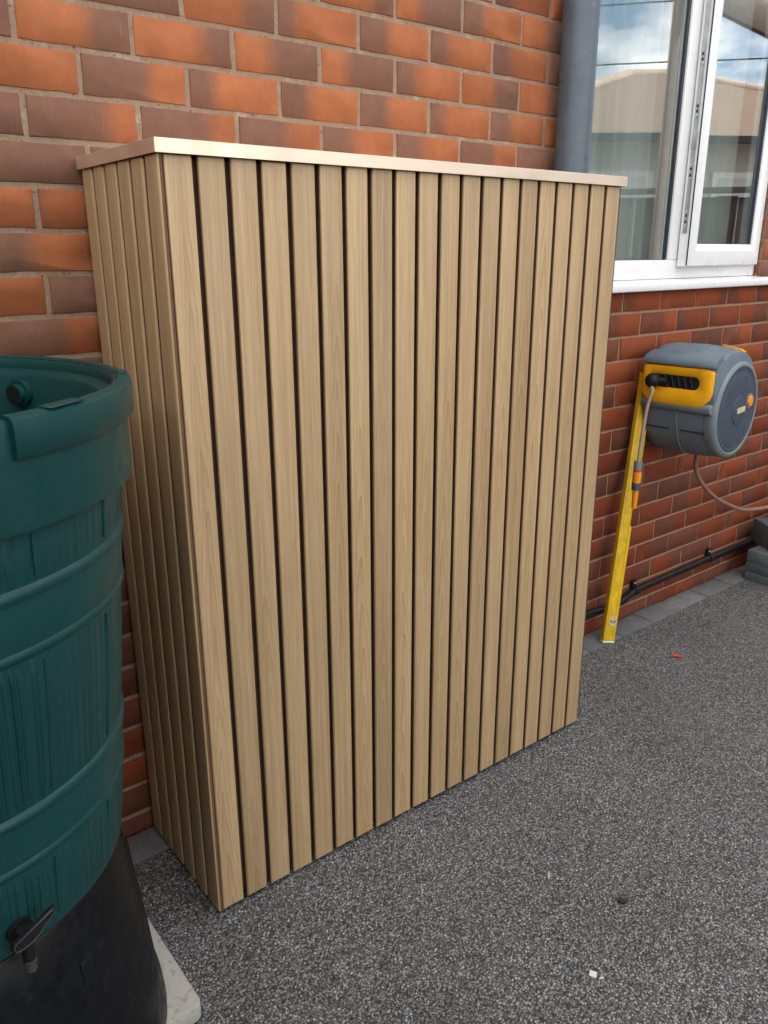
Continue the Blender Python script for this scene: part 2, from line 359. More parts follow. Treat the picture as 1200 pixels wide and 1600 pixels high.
# block edging along the wall: each paver an object of its own
edging=empty('block_edging',(0,0,0)); tag(edging,kind='structure')
def paver_mesh(nm,L,W,H,seed):
    rr=random.Random(seed); bm=bmesh.new(); add_box(bm,(-L/2,-W/2,-H),(L/2,W/2,0))
    for v in bm.verts: v.co.x+=rr.uniform(-.0012,.0012); v.co.y+=rr.uniform(-.0012,.0012)
    bmesh.ops.recalc_face_normals(bm,faces=bm.faces); bev(bm,.0035,2); me=bpy.data.meshes.new(nm)
    bm.to_mesh(me); bm.free(); me.materials.append(m_paver)
    for p in me.polygons: p.use_smooth=True
    me.set_sharp_from_angle(angle=R(40)); return me
pm=[paver_mesh('paver',.1965,.098,.05,s) for s in range(4)]
x=1.948-.2*12
while x<4.0:
    o=link('paver',pm[random.randrange(4)],None,edging,(x+.1,-.0545+random.uniform(-.0015,.0015),.003+random.uniform(-.0015,.0015)),(random.uniform(-.006,.006),random.uniform(-.006,.006),random.uniform(-.004,.004)))
    x+=.2
sheet('edging_bed',-4.5,4.2,-.112,.02,-.006,m_earth)

# ================================================================ HOUSE WALL
B=.225; C=.08262; ZT=1.788
house=empty('brick_house',(1.0,0,0)); tag(house,'red and purple multi-tone brick house wall with pale mortar behind the slatted cabinet','house')
def HB(name,lo,hi,mat,**k):
    o=box(name,lo,hi,mat,house,**k); o.location=(-1.0,0,0); return o
WX0,WX1,WZ0,WZ1=1.56,2.815,1.318,2.56     # window opening
# mortar backing and wall core round the window opening (butted, not overlapping)
MY=.0024
def wall_piece(x0,x1,z0,z1): 
    bm=bmesh.new(); add_box(bm,(x0,MY,z0),(x1,.10,z1)); return bm
bm=bmesh.new()
add_box(bm,(-5,MY,-.02),(WX0,.10,5.2)); add_box(bm,(WX1,MY,-.02),(4.05,.10,5.2)); add_box(bm,(WX0,MY,-.02),(WX1,.10,WZ0-.028)); add_box(bm,(WX0,MY,WZ1),(WX1,.10,5.2))
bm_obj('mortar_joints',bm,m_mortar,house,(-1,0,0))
bm=bmesh.new()
add_box(bm,(-5,.10,0),(WX0,.26,5.2)); add_box(bm,(WX1,.10,0),(4.05,.26,5.2)); add_box(bm,(WX0,.10,0),(WX1,.26,WZ0-.02)); add_box(bm,(WX0,.10,WZ1),(WX1,.26,5.2))
add_box(bm,(-5,.26,0),(-4.8,8,5.2)); add_box(bm,(3.85,.26,0),(4.05,8,5.2)); add_box(bm,(-4.8,7.8,0),(3.85,8,5.2))
bm_obj('wall_core',bm,m_housebrick,house,(-1,0,0))
bm=bmesh.new(); prism(bm,[(-.35,5.2),(8.35,5.2),(4,7.9)],-5.3,4.35,'x'); bm_obj('roof',bm,m_roof,house,(-1,0,0))

def brick_mesh(nm,L,H,seed):
    """one brick face: uneven outline, rolled arris, sides running back into the mortar"""
    rr=random.Random(seed); P=[]
    nx=6
    for k in range(nx): P.append((-L/2+L*k/nx,-H/2))
    P.append((L/2,-H/2)); P.append((L/2,0))
    for k in range(nx): P.append((L/2-L*k/nx,H/2))
    P.append((-L/2,H/2)); P.append((-L/2,0))
    J=[(u+rr.gauss(0,.0007),v+rr.gauss(0,.0006)) for u,v in P]
    bm=bmesh.new(); rings=[]
    for ins,y in ((0,.012),(0,.0012),(.0016,-.0006)):
        rings.append([bm.verts.new((u-ins*(1 if u>0 else -1)*(abs(u)>L/2-.004),y+(rr.uniform(-.0003,.0003) if y<.01 else 0),v-ins*(1 if v>0 else -1)*(abs(v)>H/2-.004))) for u,v in J])
    n=len(J)
    for a,b in zip(rings,rings[1:]):
        for k in range(n): bm.faces.new((a[k],b[k],b[(k+1)%n],a[(k+1)%n]))
    bm.faces.new(rings[-1][::-1])
    uvl=bm.loops.layers.uv.new('UVMap')
    for f in bm.faces:
        for l in f.loops: l[uvl].uv=((l.vert.co.x+L/2)/L,(l.vert.co.z+H/2)/H)
    bmesh.ops.recalc_face_normals(bm,faces=bm.faces)
    me=bpy.data.meshes.new(nm); bm.to_mesh(me); bm.free(); me.materials.append(m_brick)
    for p in me.polygons: p.use_smooth=True
    me.set_sharp_from_angle(angle=R(50)); return me
# dark patch layout read from the photograph: {row: {brick index*1 (left joint)}: (split, side(0 dark left,1 dark right), tone)}
TONE={-1:{-1:(1.1,0,.5),0:(.62,1,.1),1:(.70,1,.2),2:(.40,1,.1),3:(.33,1,.1),4:(.30,0,.2),5:(.55,1,.3),6:(.6,1,.5)},
 0:{-.5:(.12,0,.2),.5:(.64,0,.1),1.5:(.28,0,.0),2.5:(.36,0,.0),3.5:(.40,0,.1),4.5:(.22,0,.3),5.5:(.38,0,.2),6.5:(-.2,0,.5)},
 1:{-1:(1.2,0,.3),0:(.74,0,.2),1:(.75,0,.4),2:(.60,0,.5),3:(.42,0,.3),4:(.42,0,.3),5:(.60,0,.3),6:(1.2,0,.4)},
 2:{-.5:(.18,1,.4),.5:(1.2,0,.4)},3:{-1:(-.2,0,.3),0:(-.2,0,.5)},4:{-.5:(.42,0,.3)},5:{-1:(.40,0,.5),0:(1.2,0,.5)},6:{-.5:(.62,0,.5)},
 -2:{-.5:(.3,0,.4),.5:(.15,1,.3),1.5:(.66,1,.2),2.5:(.22,0,.3),3.5:(.42,0,.1),4.5:(.30,0,.3),5.5:(.32,0,.4),6.5:(1.2,0,.6)},
 -3:{0:(1.2,0,.4),1:(1.2,0,.2),2:(.2,0,.3),3:(.7,1,.3),4:(.35,1,.3),5:(.35,0,.3),6:(.5,1,.4)},
 6.1:{}}
TONE[6]=dict(TONE[6]); 
TONE.setdefault(7,{}).update({8.5:(.0,0,.3),9.5:(.75,0,.4),10.5:(.9,0,.5),11.5:(.75,0,.4),12.5:(.3,0,.3)})
allb=[]; rr=random.Random(11)
for k in range(-13,22):
    zc=ZT-(k+.5)*C; odd=(k%2==1)
    i=-14 if odd else -14.5
    while i<17.5:
        x0=i*B; x1=x0+B; zl=zc-C/2
        j=.0112 if x1<1.5 else .0085; jz=.0112 if x1<1.5 else .0088
        a,b=x0+j/2,x1-j/2; lo,hi=zc-C/2+jz/2,zc+C/2-jz/2
        # cut round the window and the sill
        if hi>WZ0-.03 and lo<WZ1:
            if a>=WX0-.005 and b<=WX1+.005: i+=1; continue
            if a<WX1<b and hi>WZ0: a=WX1+.0005
            if a<WX0<b and hi>WZ0: b=WX0-.004
            if a>WX0-.01 and b<WX1+.2 and lo>WZ0-.03 and b-a>.2 and a<WX1-.03: i+=1; continue
        if b-a<.02: i+=1; continue
        tn=TONE.get(k,{}).get(i)
        if tn is None:
            q=rr.random()
            tn=((rr.uniform(.2,.7),0,rr.random()) if q<.38 else (rr.uniform(.35,.8),1,rr.random()) if q<.58 else (-.3,0,rr.random()) if q<.80 else (1.3,0,rr.random()))
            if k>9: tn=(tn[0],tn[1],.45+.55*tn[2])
        allb.append((a,b,lo,hi,tn,k)); i+=1
# rank by size in the photograph
CABF=[proj(.085,-.387,1.59),proj(1.344,-.387,1.59),proj(1.33,-.38,.0),proj(.085,-.38,0),proj(.085,-.02,0),proj(.085,-.02,1.57)]
def inside(pt,poly):
    c=False;n=len(poly)
    for q in range(n):
        (x1,y1),(x2,y2)=poly[q],poly[(q+1)%n]
        if (y1>pt[1])!=(y2>pt[1]) and pt[0]<(x2-x1)*(pt[1]-y1)/(y2-y1)+x1: c=not c
    return c
vis=[];rest=[]
for b_ in allb:
    a,b,lo,hi,tn,k=b_
    cs=[proj(a,0,lo),proj(b,0,lo),proj(b,0,hi),proj(a,0,hi),proj((a+b)/2,0,(lo+hi)/2)]
    ok=all(cs) and any(-25<c[0]<1225 and -25<c[1]<1625 and not inside(c,CABF) for c in cs)
    if ok and hi>0.0: vis.append((abs((cs[1][0]-cs[0][0])*(cs[2][1]-cs[1][1])),b_))
    else: rest.append(b_)
vis.sort(key=lambda t:-t[0]); rest+=[v for _,v in vis[295:]]; vis=vis[:295]
cache={}
def bmesh_for(L,H,var):
    key=(round(L,4),round(H,4),var)
    if key not in cache: cache[key]=brick_mesh('brick',L,H,hash(key)%9999)
    return cache[key]
for _,(a,b,lo,hi,tn,k) in vis:
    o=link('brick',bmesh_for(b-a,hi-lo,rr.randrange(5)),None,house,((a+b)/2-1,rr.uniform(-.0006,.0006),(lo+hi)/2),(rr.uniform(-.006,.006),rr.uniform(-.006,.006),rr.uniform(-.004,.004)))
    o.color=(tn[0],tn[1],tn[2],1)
V=[];F=[];UV=[];TC=[]
for a,b,lo,hi,tn,k in rest:
    me=bmesh_for(b-a,hi-lo,0); n0=len(V); ox,oz=(a+b)/2,(lo+hi)/2; uvd=me.uv_layers[0].data
    V+=[(v.co.x+ox,v.co.y,v.co.z+oz) for v in me.vertices]; TC+=[(tn[0],tn[1],tn[2],1)]*len(me.vertices)
    for p in me.polygons:
        F.append([n0+q for q in p.vertices]); UV+=[tuple(uvd[li].uv) for li in p.loop_indices]
me=bpy.data.meshes.new('bricks'); me.from_pydata(V,[],F); uvl=me.uv_layers.new(name='UVMap')
for q,l in enumerate(uvl.data): l.uv=UV[q]
ca=me.color_attributes.new('tone','FLOAT_COLOR','POINT')
for q,c in enumerate(TC): ca.data[q].color=c
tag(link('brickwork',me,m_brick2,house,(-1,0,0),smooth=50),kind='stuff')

for k in range(-9,6):
    zc=ZT-(k+.5)*C; lo=max(zc-C/2+.005,WZ0-.004); hi=zc+C/2-.005
    if hi>WZ1: continue
    o=link('brick',bmesh_for(.028,hi-lo,0),None,house,(WX1+.0005-1,.0175,(lo+hi)/2),(0,0,-PI/2)); o.color=((1.3,0,.8,1) if k%3 else (-.3,0,.9,1))
# ---------------------------------------------------------------- window (part of the house)
def sub(name,lo,hi,mat,parent,bevel=.003,off=(0,0,0),smooth=35,seg=2):
    o=box(name,lo,hi,mat,parent,bevel,seg,smooth=smooth); return o
FY0,FY1=.028,.095
bm=bmesh.new()       # outer frame: jambs, head, bottom rail, mullion
for lo,hi in (((WX0,FY0,WZ0),(WX0+.06,FY1,WZ1)),((WX1-.03,FY0,WZ0),(WX1,FY1,WZ1)),((WX0+.06,FY0,WZ0),(WX1-.03,FY1,WZ0+.066)),((WX0+.06,FY0,WZ1-.06),(WX1-.03,FY1,WZ1)),((2.196,FY0-.001,WZ0+.066),(2.262,FY1,WZ1-.06))):
    b2=bmesh.new(); add_box(b2,lo,hi); bmesh.ops.recalc_face_normals(b2,faces=b2.faces); bev(b2,.004,2)
    tmp=bpy.data.meshes.new('t'); b2.to_mesh(tmp); b2.free(); bm.from_mesh(tmp); bpy.data.meshes.remove(tmp)
win=bm_obj('window',bm,m_upvc,house,(-1,0,0),smooth=35); win['label']='white plastic casement window, right hand sash ajar'
sub('pane',(WX0+.06,.0405,WZ0+.066),(2.196,.0445,WZ1-.06),m_glass,win,0)
# dark spacer bar and gasket at the edge of the sealed unit
sub('spacer_bar',(2.1835,.0345,WZ0+.0665),(2.1955,.0398,WZ1-.061),m_gasket,win,.001)
sub('spacer_bar',(2.176,.047,WZ0+.068),(2.1955,.055,WZ1-.061),m_upvc,win,0)
# curtain with soft folds, and the room behind
def curtain(x0,x1,y,zb,zt,amp,per,seed):
    rr_=random.Random(seed); n=int((x1-x0)/.006); bm=bmesh.new(); A=[];Bv=[]; ph=0
    for k in range(n+1):
        x=x0+(x1-x0)*k/n; ph+=2*PI*.006/per*(1+.35*math.sin(x*17+seed))
        yy=y+amp*math.sin(ph)+.3*amp*math.sin(ph*2.3+1)
        A.append(bm.verts.new((x,yy*1.0,zb))); Bv.append(bm.verts.new((x,yy,zt)))
    for k in range(n): bm.faces.new((A[k],A[k+1],Bv[k+1],Bv[k]))
    return bm
bm_obj('curtain',curtain(1.60,2.325,.130,1.36,2.54,.016,.075,1),m_curtain,win,smooth=60)
bm_obj('curtain',curtain(2.405,2.72,.125,1.36,2.54,.014,.085,4),m_curtain,win,smooth=60)
bm=bmesh.new(); add_box(bm,(1.2,.26,.9),(3.3,2.4,2.7)); bmesh.ops.reverse_faces(bm,faces=bm.faces)
fr=[f for f in bm.faces if abs(f.calc_center_median().y-.26)<1e-4]; bmesh.ops.delete(bm,geom=fr,context='FACES')
me=bpy.data.meshes.new('room'); bm.to_mesh(me); bm.free(); link('room_interior',me,m_room,house,(-1,0,0))
# opening floor / dark gap and hidden gasket
sub('frame_gasket',(2.262,.020,WZ0+.060),(2.785,.0275,WZ0+.068),m_gasket,win,.001)
# sash: hinged at the right, leading edge swung out
import_sw=(2.222-2.800,-.042-.000)
ang=math.atan2(-.042,-.578)  # direction from hinge to leading edge
Ls=math.hypot(.551,.0265); SZ0,SZ1=1.361,2.50
sash_e=Matrix.Translation((2.800,.008,0))@Matrix.Rotation(math.atan2(.0265,.551),4,'Z')   # local x: -Ls..0, local y: 0 front .. .062 back
def lbox(bm,lo,hi,b=.0):
    b2=bmesh.new(); add_box(b2,lo,hi); bmesh.ops.recalc_face_normals(b2,faces=b2.faces); bev(b2,b,2)
    for v in b2.verts: v.co=sash_e@v.co
    tmp=bpy.data.meshes.new('t'); b2.to_mesh(tmp); b2.free(); bm.from_mesh(tmp); bpy.data.meshes.remove(tmp)
bm=bmesh.new(); SW=.074
# mitred members with a chamfered inner edge: outer profile + inner sloping bead
def frame_loop(bm,x0,x1,z0,z1,prof):
    """prof: list of (inset from outer edge, y); swept round the rectangle with mitres"""
    rings=[]
    for ins,y in prof:
        rings.append([bm.verts.new(sash_e@Vector(p)) for p in ((x0+ins,y,z0+ins),(x1-ins*.72,y,z0+ins),(x1-ins*.72,y,z1-ins),(x0+ins,y,z1-ins))])
    for a,b in zip(rings,rings[1:]):
        for k in range(4): bm.faces.new((a[k],a[(k+1)%4],b[(k+1)%4],b[k]))
frame_loop(bm,-Ls,0,SZ0,SZ1,[(.012,.060),(.012,.044),(.0,.040),(.0,.008),(.003,.002),(.010,.0),(.050,.0),(.056,.002),(.062,.006),(.072,.010),(.078,.020),(.078,.060),(.012,.060)])
sash=bm_obj('sash',bm,m_upvc,win,smooth=25); sash['label']='outward opening window sash standing ajar'
# NOTE: third level stays under window, siblings of the sash
bm=bmesh.new(); lbox(bm,(-Ls+.070,.024,SZ0+.070),(-.050,.028,SZ1-.070)); bm_obj('pane',bm,m_glass,win)
bm=bmesh.new(); lbox(bm,(-.0665,.0135,SZ0+.079),(-.0575,.0235,SZ1-.079)); bm_obj('spacer_bar',bm,m_gasket,win)
bm=bmesh.new(); lbox(bm,(-Ls-.0035,.000,SZ0+.004),(-Ls-.0005,.0045,SZ1-.004),.0005); bm_obj('sash_gasket',bm,m_gasket,win)
# lock strip let into the leading edge of the sash
bm=bmesh.new(); lbox(bm,(-Ls-.0022,.014,1.475),(-Ls+.006,.031,2.30),.0006); st=bm_obj('lock_strip',bm,m_strip,win,smooth=40)
for z in (1.50,1.545,1.655,1.70,1.86,1.90,2.02,2.06):
    bm=bmesh.new(); lbox(bm,(-Ls-.0045,.018,z-.006),(-Ls-.0023,.027,z+.008),.001); bm_obj('lock_keep',bm,m_screw,win,smooth=40)
    dz=.013 if z in (1.50,1.655,1.86,2.02) else -.010
    bm=bmesh.new(); lbox(bm,(-Ls-.0030,.0195,z+dz-.004),(-Ls-.0023,.0265,z+dz+.006)); bm_obj('lock_slot',bm,m_hole,win)
bm=bmesh.new(); lbox(bm,(-Ls-.006,.012,1.755),(-Ls-.0023,.030,1.815),.001); bm_obj('lock_case',bm,m_strip,win,smooth=40)
# sill
bm=bmesh.new(); prism(bm,[(.100,1.317),(.028,1.317),(-.030,1.309),(-.034,1.306),(-.034,1.284),(-.030,1.281),(-.022,1.281),(-.022,1.292),(.100,1.292)],WX0-.03,3.12,'x')
bev(bm,.0015,1); bm_obj('sill',bm,m_upvc,win,smooth=30)

# ================================================================ DOWNPIPE
dp=empty('drainpipe',(1.515,-.065,0)); tag(dp,'blue-grey round plastic drainpipe running up the brick wall between cabinet and window','drainpipe')
bm=bmesh.new(); tube(bm,[(0,0,.03),(0,0,5.0)],.0510,40); bm_obj('pipe',bm,m_downpipe,dp,smooth=40)
bm=bmesh.new(); tube(bm,[(0,0,2.62),(0,0,2.65)],.0535,40); add_box(bm,(-.012,.04,2.62),(.012,.066,2.65)); bm_obj('bracket',bm,m_downpipe,dp,smooth=40)

# ================================================================ SLATTED CABINET
cab=empty('slatted_cabinet',(.085,-.19,0)); tag(cab,'tall oak-effect vertical slatted cabinet with pale metal top trim against brick wall','cabinet')
CX,CYo=.085,-.19
def ploc(x,y,z): return (x-CX,y-CYo,z)
FYs=-.381; BZ,TZ=.014,1.5735
def slat_mesh(Wd,T,H,r=.0042):
    bm=bmesh.new(); add_box(bm,(-Wd/2,0,-H/2),(Wd/2,T,H/2)); bmesh.ops.recalc_face_normals(bm,faces=bm.faces)
    es=[e for e in bm.edges if max(v.co.y for v in e.verts)<1e-6]
    bmesh.ops.bevel(bm,geom=es,offset=r,segments=3,profile=.5,affect='EDGES')
    me=bpy.data.meshes.new('slat'); bmesh.ops.recalc_face_normals(bm,faces=bm.faces); bm.to_mesh(me); bm.free(); me.materials.append(m_slat); me.materials.append(m_core)
    for p in me.polygons:
        p.use_smooth=True
        if abs(p.normal.x)>.97 or p.normal.y>.9: p.material_index=1
    me.set_sharp_from_angle(angle=R(45)); return me
sm=slat_mesh(.0512,.0095,TZ-BZ)
rs=random.Random(3)
for i in range(20):
    xc=.1008+.0620*i+.0512/2+(.0006 if i==0 else 0)
    dz=rs.uniform(-.0016,.0016)
    o=link('slat',sm,None,cab,ploc(xc,FYs+rs.uniform(-.0004,.0004),(BZ+TZ)/2+dz-.0008))
# side slats face -x; the corner one shows its own edge at the front
sm2=slat_mesh(.0505,.0095,TZ-BZ)
for i in range(6):
    yc=FYs+.0505/2+.0622*i
    link('slat',sm2,None,cab,ploc(.0885+rs.uniform(-.0003,.0003),yc,(BZ+TZ)/2-.0008+rs.uniform(-.0014,.0014)),(0,0,-PI/2))
bm=bmesh.new(); add_box(bm,(1.3395,-.372,.016),(1.3435,-.012,1.569)); bm_obj('side_board',bm,m_board,cab,(-CX,-CYo,0))
bm=bmesh.new(); add_box(bm,(.1055,FYs+.0172,.02),(1.3390,FYs+.026,1.568)); bm_obj('backing_board',bm,m_board,cab,(-CX,-CYo,0))
bm=bmesh.new(); add_box(bm,(.1055,FYs+.0262,.02),(.1130,-.012,1.568)); bm_obj('side_backing_board',bm,m_board,cab,(-CX,-CYo,0))
bm=bmesh.new(); add_box(bm,(.0865,-.3845,1.5745),(1.3425,-.010,1.5900)); bm_obj('top_board',bm,m_board,cab,(-CX,-CYo,0))
# trim: mitred U shaped aluminium edging, front piece and two side pieces
def trim(poly,nm):
    bm=bmesh.new(); prism(bm,poly,1.5715,1.5945,'z'); bev(bm,.0006,1); return bm_obj(nm,bm,m_trim,cab,(-CX,-CYo,0),smooth=35)
x0,x1,yf,yb=.0835,1.3455,-.3895,-.008
trim([(x0,yf),(x1,yf),(x1-.0028,yf+.0028),(x0+.0028,yf+.0028)],'front_trim')
trim([(x0,yf+.0001),(x0+.0027,yf+.0029),(x0+.0027,yb),(x0,yb)],'side_trim')
trim([(x1,yf+.0001),(x1,yb),(x1-.0027,yb),(x1-.0027,yf+.0029)],'side_trim')
bm=bmesh.new(); add_box(bm,(x0+.003,yf+.003,1.5905),(x1-.003,yb,1.5940)); bm_obj('lid_sheet',bm,m_trim,cab,(-CX,-CYo,0))
# black feet
for fx,fy in ((.13,-.34),(1.30,-.34),(.13,-.05),(1.30,-.05),(.72,-.34)):
    bm=bmesh.new(); bmesh.ops.create_cone(bm,cap_ends=True,segments=16,radius1=.018,radius2=.018,depth=.024); bm_obj('foot',bm,m_blackm,cab,ploc(fx,fy,.010))
# screws in the dark gaps, seen as glints
for gi,z in ((0,.62),(0,.20),(1,.47),(3,.22),(3,1.05),(4,.9),(6,.35),(2,.1)):
    bm=bmesh.new(); bmesh.ops.create_icosphere(bm,subdivisions=1,radius=.0022); bm_obj('screw',bm,m_screw,cab,ploc(.0995+.0619*(gi+1)-.0034,FYs+.0165,z))
bm=bmesh.new(); add_box(bm,(.0935,-.012,1.36),(.1055,-.004,1.40)); bm_obj('wall_bracket',bm,m_screw,cab,(-CX,-CYo,0))

# ================================================================ WATER BUTT, STAND, SLAB
BX,BY=-.42,-.43
slab=empty('paving_slab',(-.35,-.35,0)); 
bm=bmesh.new(); add_box(bm,(-.37,-.24,0.001),(.30,.24,.040)); bmesh.ops.recalc_face_normals(bm,faces=bm.faces)
es=[e for e in bm.edges if abs(e.verts[0].co.z-e.verts[1].co.z)>.01]; bmesh.ops.bevel(bm,geom=es,offset=.018,segments=4,profile=.5,affect='EDGES')
bev(bm,.004,2,angle=60)
bpy.data.objects.remove(slab)
slab=bm_obj('paving_slab',bm,m_slab,None,(-.35,-.35,0),smooth=40); tag(slab,'pale weathered concrete paving slab with rounded corner under the black stand','slab')

stand=empty('butt_stand',(BX,BY,.0405)); tag(stand,'black tapered plastic stand holding up the green water butt','stand')
bm=bmesh.new()
lathe(bm,[(.278,.425),(.283,.427),(.2865,.422),(.298,.355),(.309,.27),(.319,.18),(.3275,.075),(.334,.045),(.337,.010),(.334,.0),(.324,.0),(.322,.03),(.300,.33),(.275,.420)],96); bm_obj('stand_body',bm,m_black,stand,smooth=40)
bm=bmesh.new(); bmesh.ops.create_circle(bm,cap_ends=True,segments=64,radius=.277); bm_obj('stand_top',bm,m_black,stand,(0,0,.420))
# vertical ribs / door recess on the stand
for a in (-1.95,-1.05,-.15):
    bm=bmesh.new(); add_box(bm,(.303,-.012,.02),(.327,.012,.34))
    for v in bm.verts: v.co.x=(.298 if v.co.z>.2 else .3265)+(.005 if v.co.x>.31 else -.01)
    bmesh.ops.recalc_face_normals(bm,faces=bm.faces); bev(bm,.003,2); bm_obj('rib',bm,m_black,stand,(0,0,0),(0,0,a),smooth=40)

butt=empty('water_butt',(BX,BY,.43)); tag(butt,'dark teal green plastic water butt with moulded timber barrel look and open top','water butt')
Z0b=.43
def br(z): return .298+(z-.5)*(.354-.298)/.59
prof=[]; grain=[]
def P_(z,dr=0,g=0): prof.append((br(z)+dr,z-Z0b)); grain.append(g)
prof.append((.0,0.0)); grain.append(0); prof.append((.270,.044)); grain.append(0); prof.append((.288,.047)); grain.append(0)
P_(.482,0,0); P_(.505,.001,1); 
def band(z0,z1):
    P_(z0-.030,0,1);P_(z0-.007,-.001,0);P_(z0-.004,.002);P_(z0+.001,.0048);P_(z0+.006,.0045);P_(z0+.010,.0018);P_(z0+.014,.0022)
    P_(z1-.014,.0022);P_(z1-.010,.0018);P_(z1-.006,.0045);P_(z1-.001,.0048);P_(z1+.004,.002);P_(z1+.007,-.001,0);P_(z1+.030,0,1)
P_(.56,.001,1); band(.617,.700); P_(.78,.001,1); P_(.86,.001,1); band(.935,1.022); P_(1.060,0,1); P_(1.088,0,.3)
for r_,z_ in ((.353,1.096),(.354,1.1),(.372,1.104),(.3735,1.110),(.375,1.20)): prof.append((r_,z_-Z0b)); grain.append(0)
nb=144; bm=bmesh.new(); rings=lathe(bm,prof[1:],nb)
ctr=bm.verts.new((0,0,.044)); 
for k in range(nb): bm.faces.new((ctr,rings[0][(k+1)%nb],rings[0][k]))
# plank seams on the staves
seams=[-1.98+.42*k for k in range(15)]
gmap={}
for ri,rg in enumerate(rings):
    g=grain[ri+1]
    for k,v in enumerate(rg):
        gmap[v]=g
body=None
bm.verts.index_update()
vals=[0.]*len(bm.verts)
for v,g in gmap.items(): vals[v.index]=g
bmesh.ops.recalc_face_normals(bm,faces=bm.faces)
me=bpy.data.meshes.new('body'); bm.to_mesh(me); bm.free()
ca=me.color_attributes.new('grain','FLOAT_COLOR','POINT')
for q,c in enumerate(vals): ca.data[q].color=(c,c,c,1)
body=link('barrel',me,m_butt,butt,smooth=40)
# raised plank edges (thin vertical beads between bands)
for zs,ze in ((.50,.600),(.717,.918),(1.037,1.092)):
    for q,a in enumerate(seams):
        bm=bmesh.new(); tube(bm,[((br(z)+.0005)*math.cos(a+.012*math.sin(z*9)),(br(z)+.0005)*math.sin(a+.012*math.sin(z*9)),z-Z0b) for z in (zs,(zs+ze)/2,ze)],[.0016,.0024,.0016],8)
        if -2.6<a<.3: bm_obj('stave_seam',bm,m_butt,butt,smooth=60)
        else: bm.free()
# collar and rim lip; the lip has a locking notch near the front
bm=bmesh.new(); lathe(bm,[(.375,1.19-Z0b),(.3752,1.232-Z0b),(.372,1.2385-Z0b),(.360,1.2395-Z0b),(.357,1.236-Z0b),(.356,1.223-Z0b),(.350,1.219-Z0b),(.339,1.217-Z0b),(.335,1.211-Z0b),(.322,.95-Z0b)],nb); bm_obj('collar',bm,m_butt,butt,smooth=40)
def lip(a0,a1):
    bm=bmesh.new(); n=int((a1-a0)/(2*PI)*160); pr=[(.3755,1.193),(.381,1.193),(.3845,1.197),(.386,1.225),(.384,1.2385),(.378,1.2425),(.366,1.2435),(.363,1.2400)]
    rg=lathe(bm,[(r_,z-Z0b) for r_,z in pr],n,a0,a1)
    bm.faces.new([r_[0] for r_ in rg]); bm.faces.new([r_[-1] for r_ in rg][::-1])
    bmesh.ops.recalc_face_normals(bm,faces=bm.faces); return bm
an=math.atan2(-.789+.43,-.285+.42)
bm_obj('rim_lip',lip(an,an+2*PI-.62),m_butt,butt,smooth=40)
bm=bmesh.new(); add_box(bm,(.362,-.03,1.243-Z0b),(.383,.03,1.2455-Z0b)); bmesh.ops.recalc_face_normals(bm,faces=bm.faces); bev(bm,.0015,1); bm_obj('lid_catch',bm,m_butt,butt,rot=(0,0,an+.22),smooth=40)
bm=bmesh.new(); add_box(bm,(.366,-.012,1.243-Z0b),(.380,.012,1.2462-Z0b)); bm_obj('lid_catch',bm,m_butt,butt,rot=(0,0,an+.95))
bm=bmesh.new(); bmesh.ops.create_circle(bm,cap_ends=True,segments=72,radius=.3215); bm_obj('water',bm,m_water,butt,(0,0,.952-Z0b))
# inlet boss on the inside back wall
def bossdir(a,z,r0,r1,rad,mat,name,rin=None):
    bm=bmesh.new(); d=Vector((math.cos(a),math.sin(a),0)); tube(bm,[d*r0+Vector((0,0,z)),d*r1+Vector((0,0,z))],rad,32); return bm_obj(name,bm,mat,butt,smooth=40)
bossdir(.555,1.186-Z0b,.322,.345,.0225,m_butt,'inlet_boss'); bossdir(.555,1.185-Z0b,.312,.33,.0170,m_butt,'inlet_pipe'); bossdir(.555,1.185-Z0b,.3105,.3130,.0150,m_soil,'inlet_bore')
# tap
at=math.atan2(-.722+.43,-.353+.42); zt=.517
tap=empty('tap',(0,0,0)); bpy.data.objects.remove(tap)
rt=br(zt)
M_=Matrix.Rotation(at,4,'Z')
def T_(p): return M_@Vector(p)
bm=bmesh.new(); tube(bm,[T_((rt-.01,0,zt-Z0b)),T_((rt+.012,0,zt-Z0b))],.024,24); tube(bm,[T_((rt+.010,0,zt-Z0b)),T_((rt+.040,0,zt-Z0b-.002))],.014,20)
tube(bm,[T_((rt+.030,0,zt-Z0b+.016)),T_((rt+.030,0,zt-Z0b-.052))],[.013,.0115],20)
tapo=bm_obj('tap',bm,m_blackm,butt,smooth=40); KT=.76; TPc=Vector(((rt)*math.cos(at),(rt)*math.sin(at),zt-Z0b)); tapo.scale=(KT,KT,KT); tapo.location=TPc*(1-KT)+Vector((-.006,.0,.004)); tapo['label']='black plastic lever tap low on the barrel'
bm=bmesh.new()
for q,zz in enumerate((-.050,-.060,-.069)): tube(bm,[T_((rt+.030,0,zt-Z0b+zz)),T_((rt+.030,0,zt-Z0b+zz-.005))],.0125-.001*q,20)
tube(bm,[T_((rt+.030,0,zt-Z0b-.05)),T_((rt+.030,0,zt-Z0b-.077))],.0095,16); bm_obj('spout_thread',bm,m_edge,tapo,smooth=40)
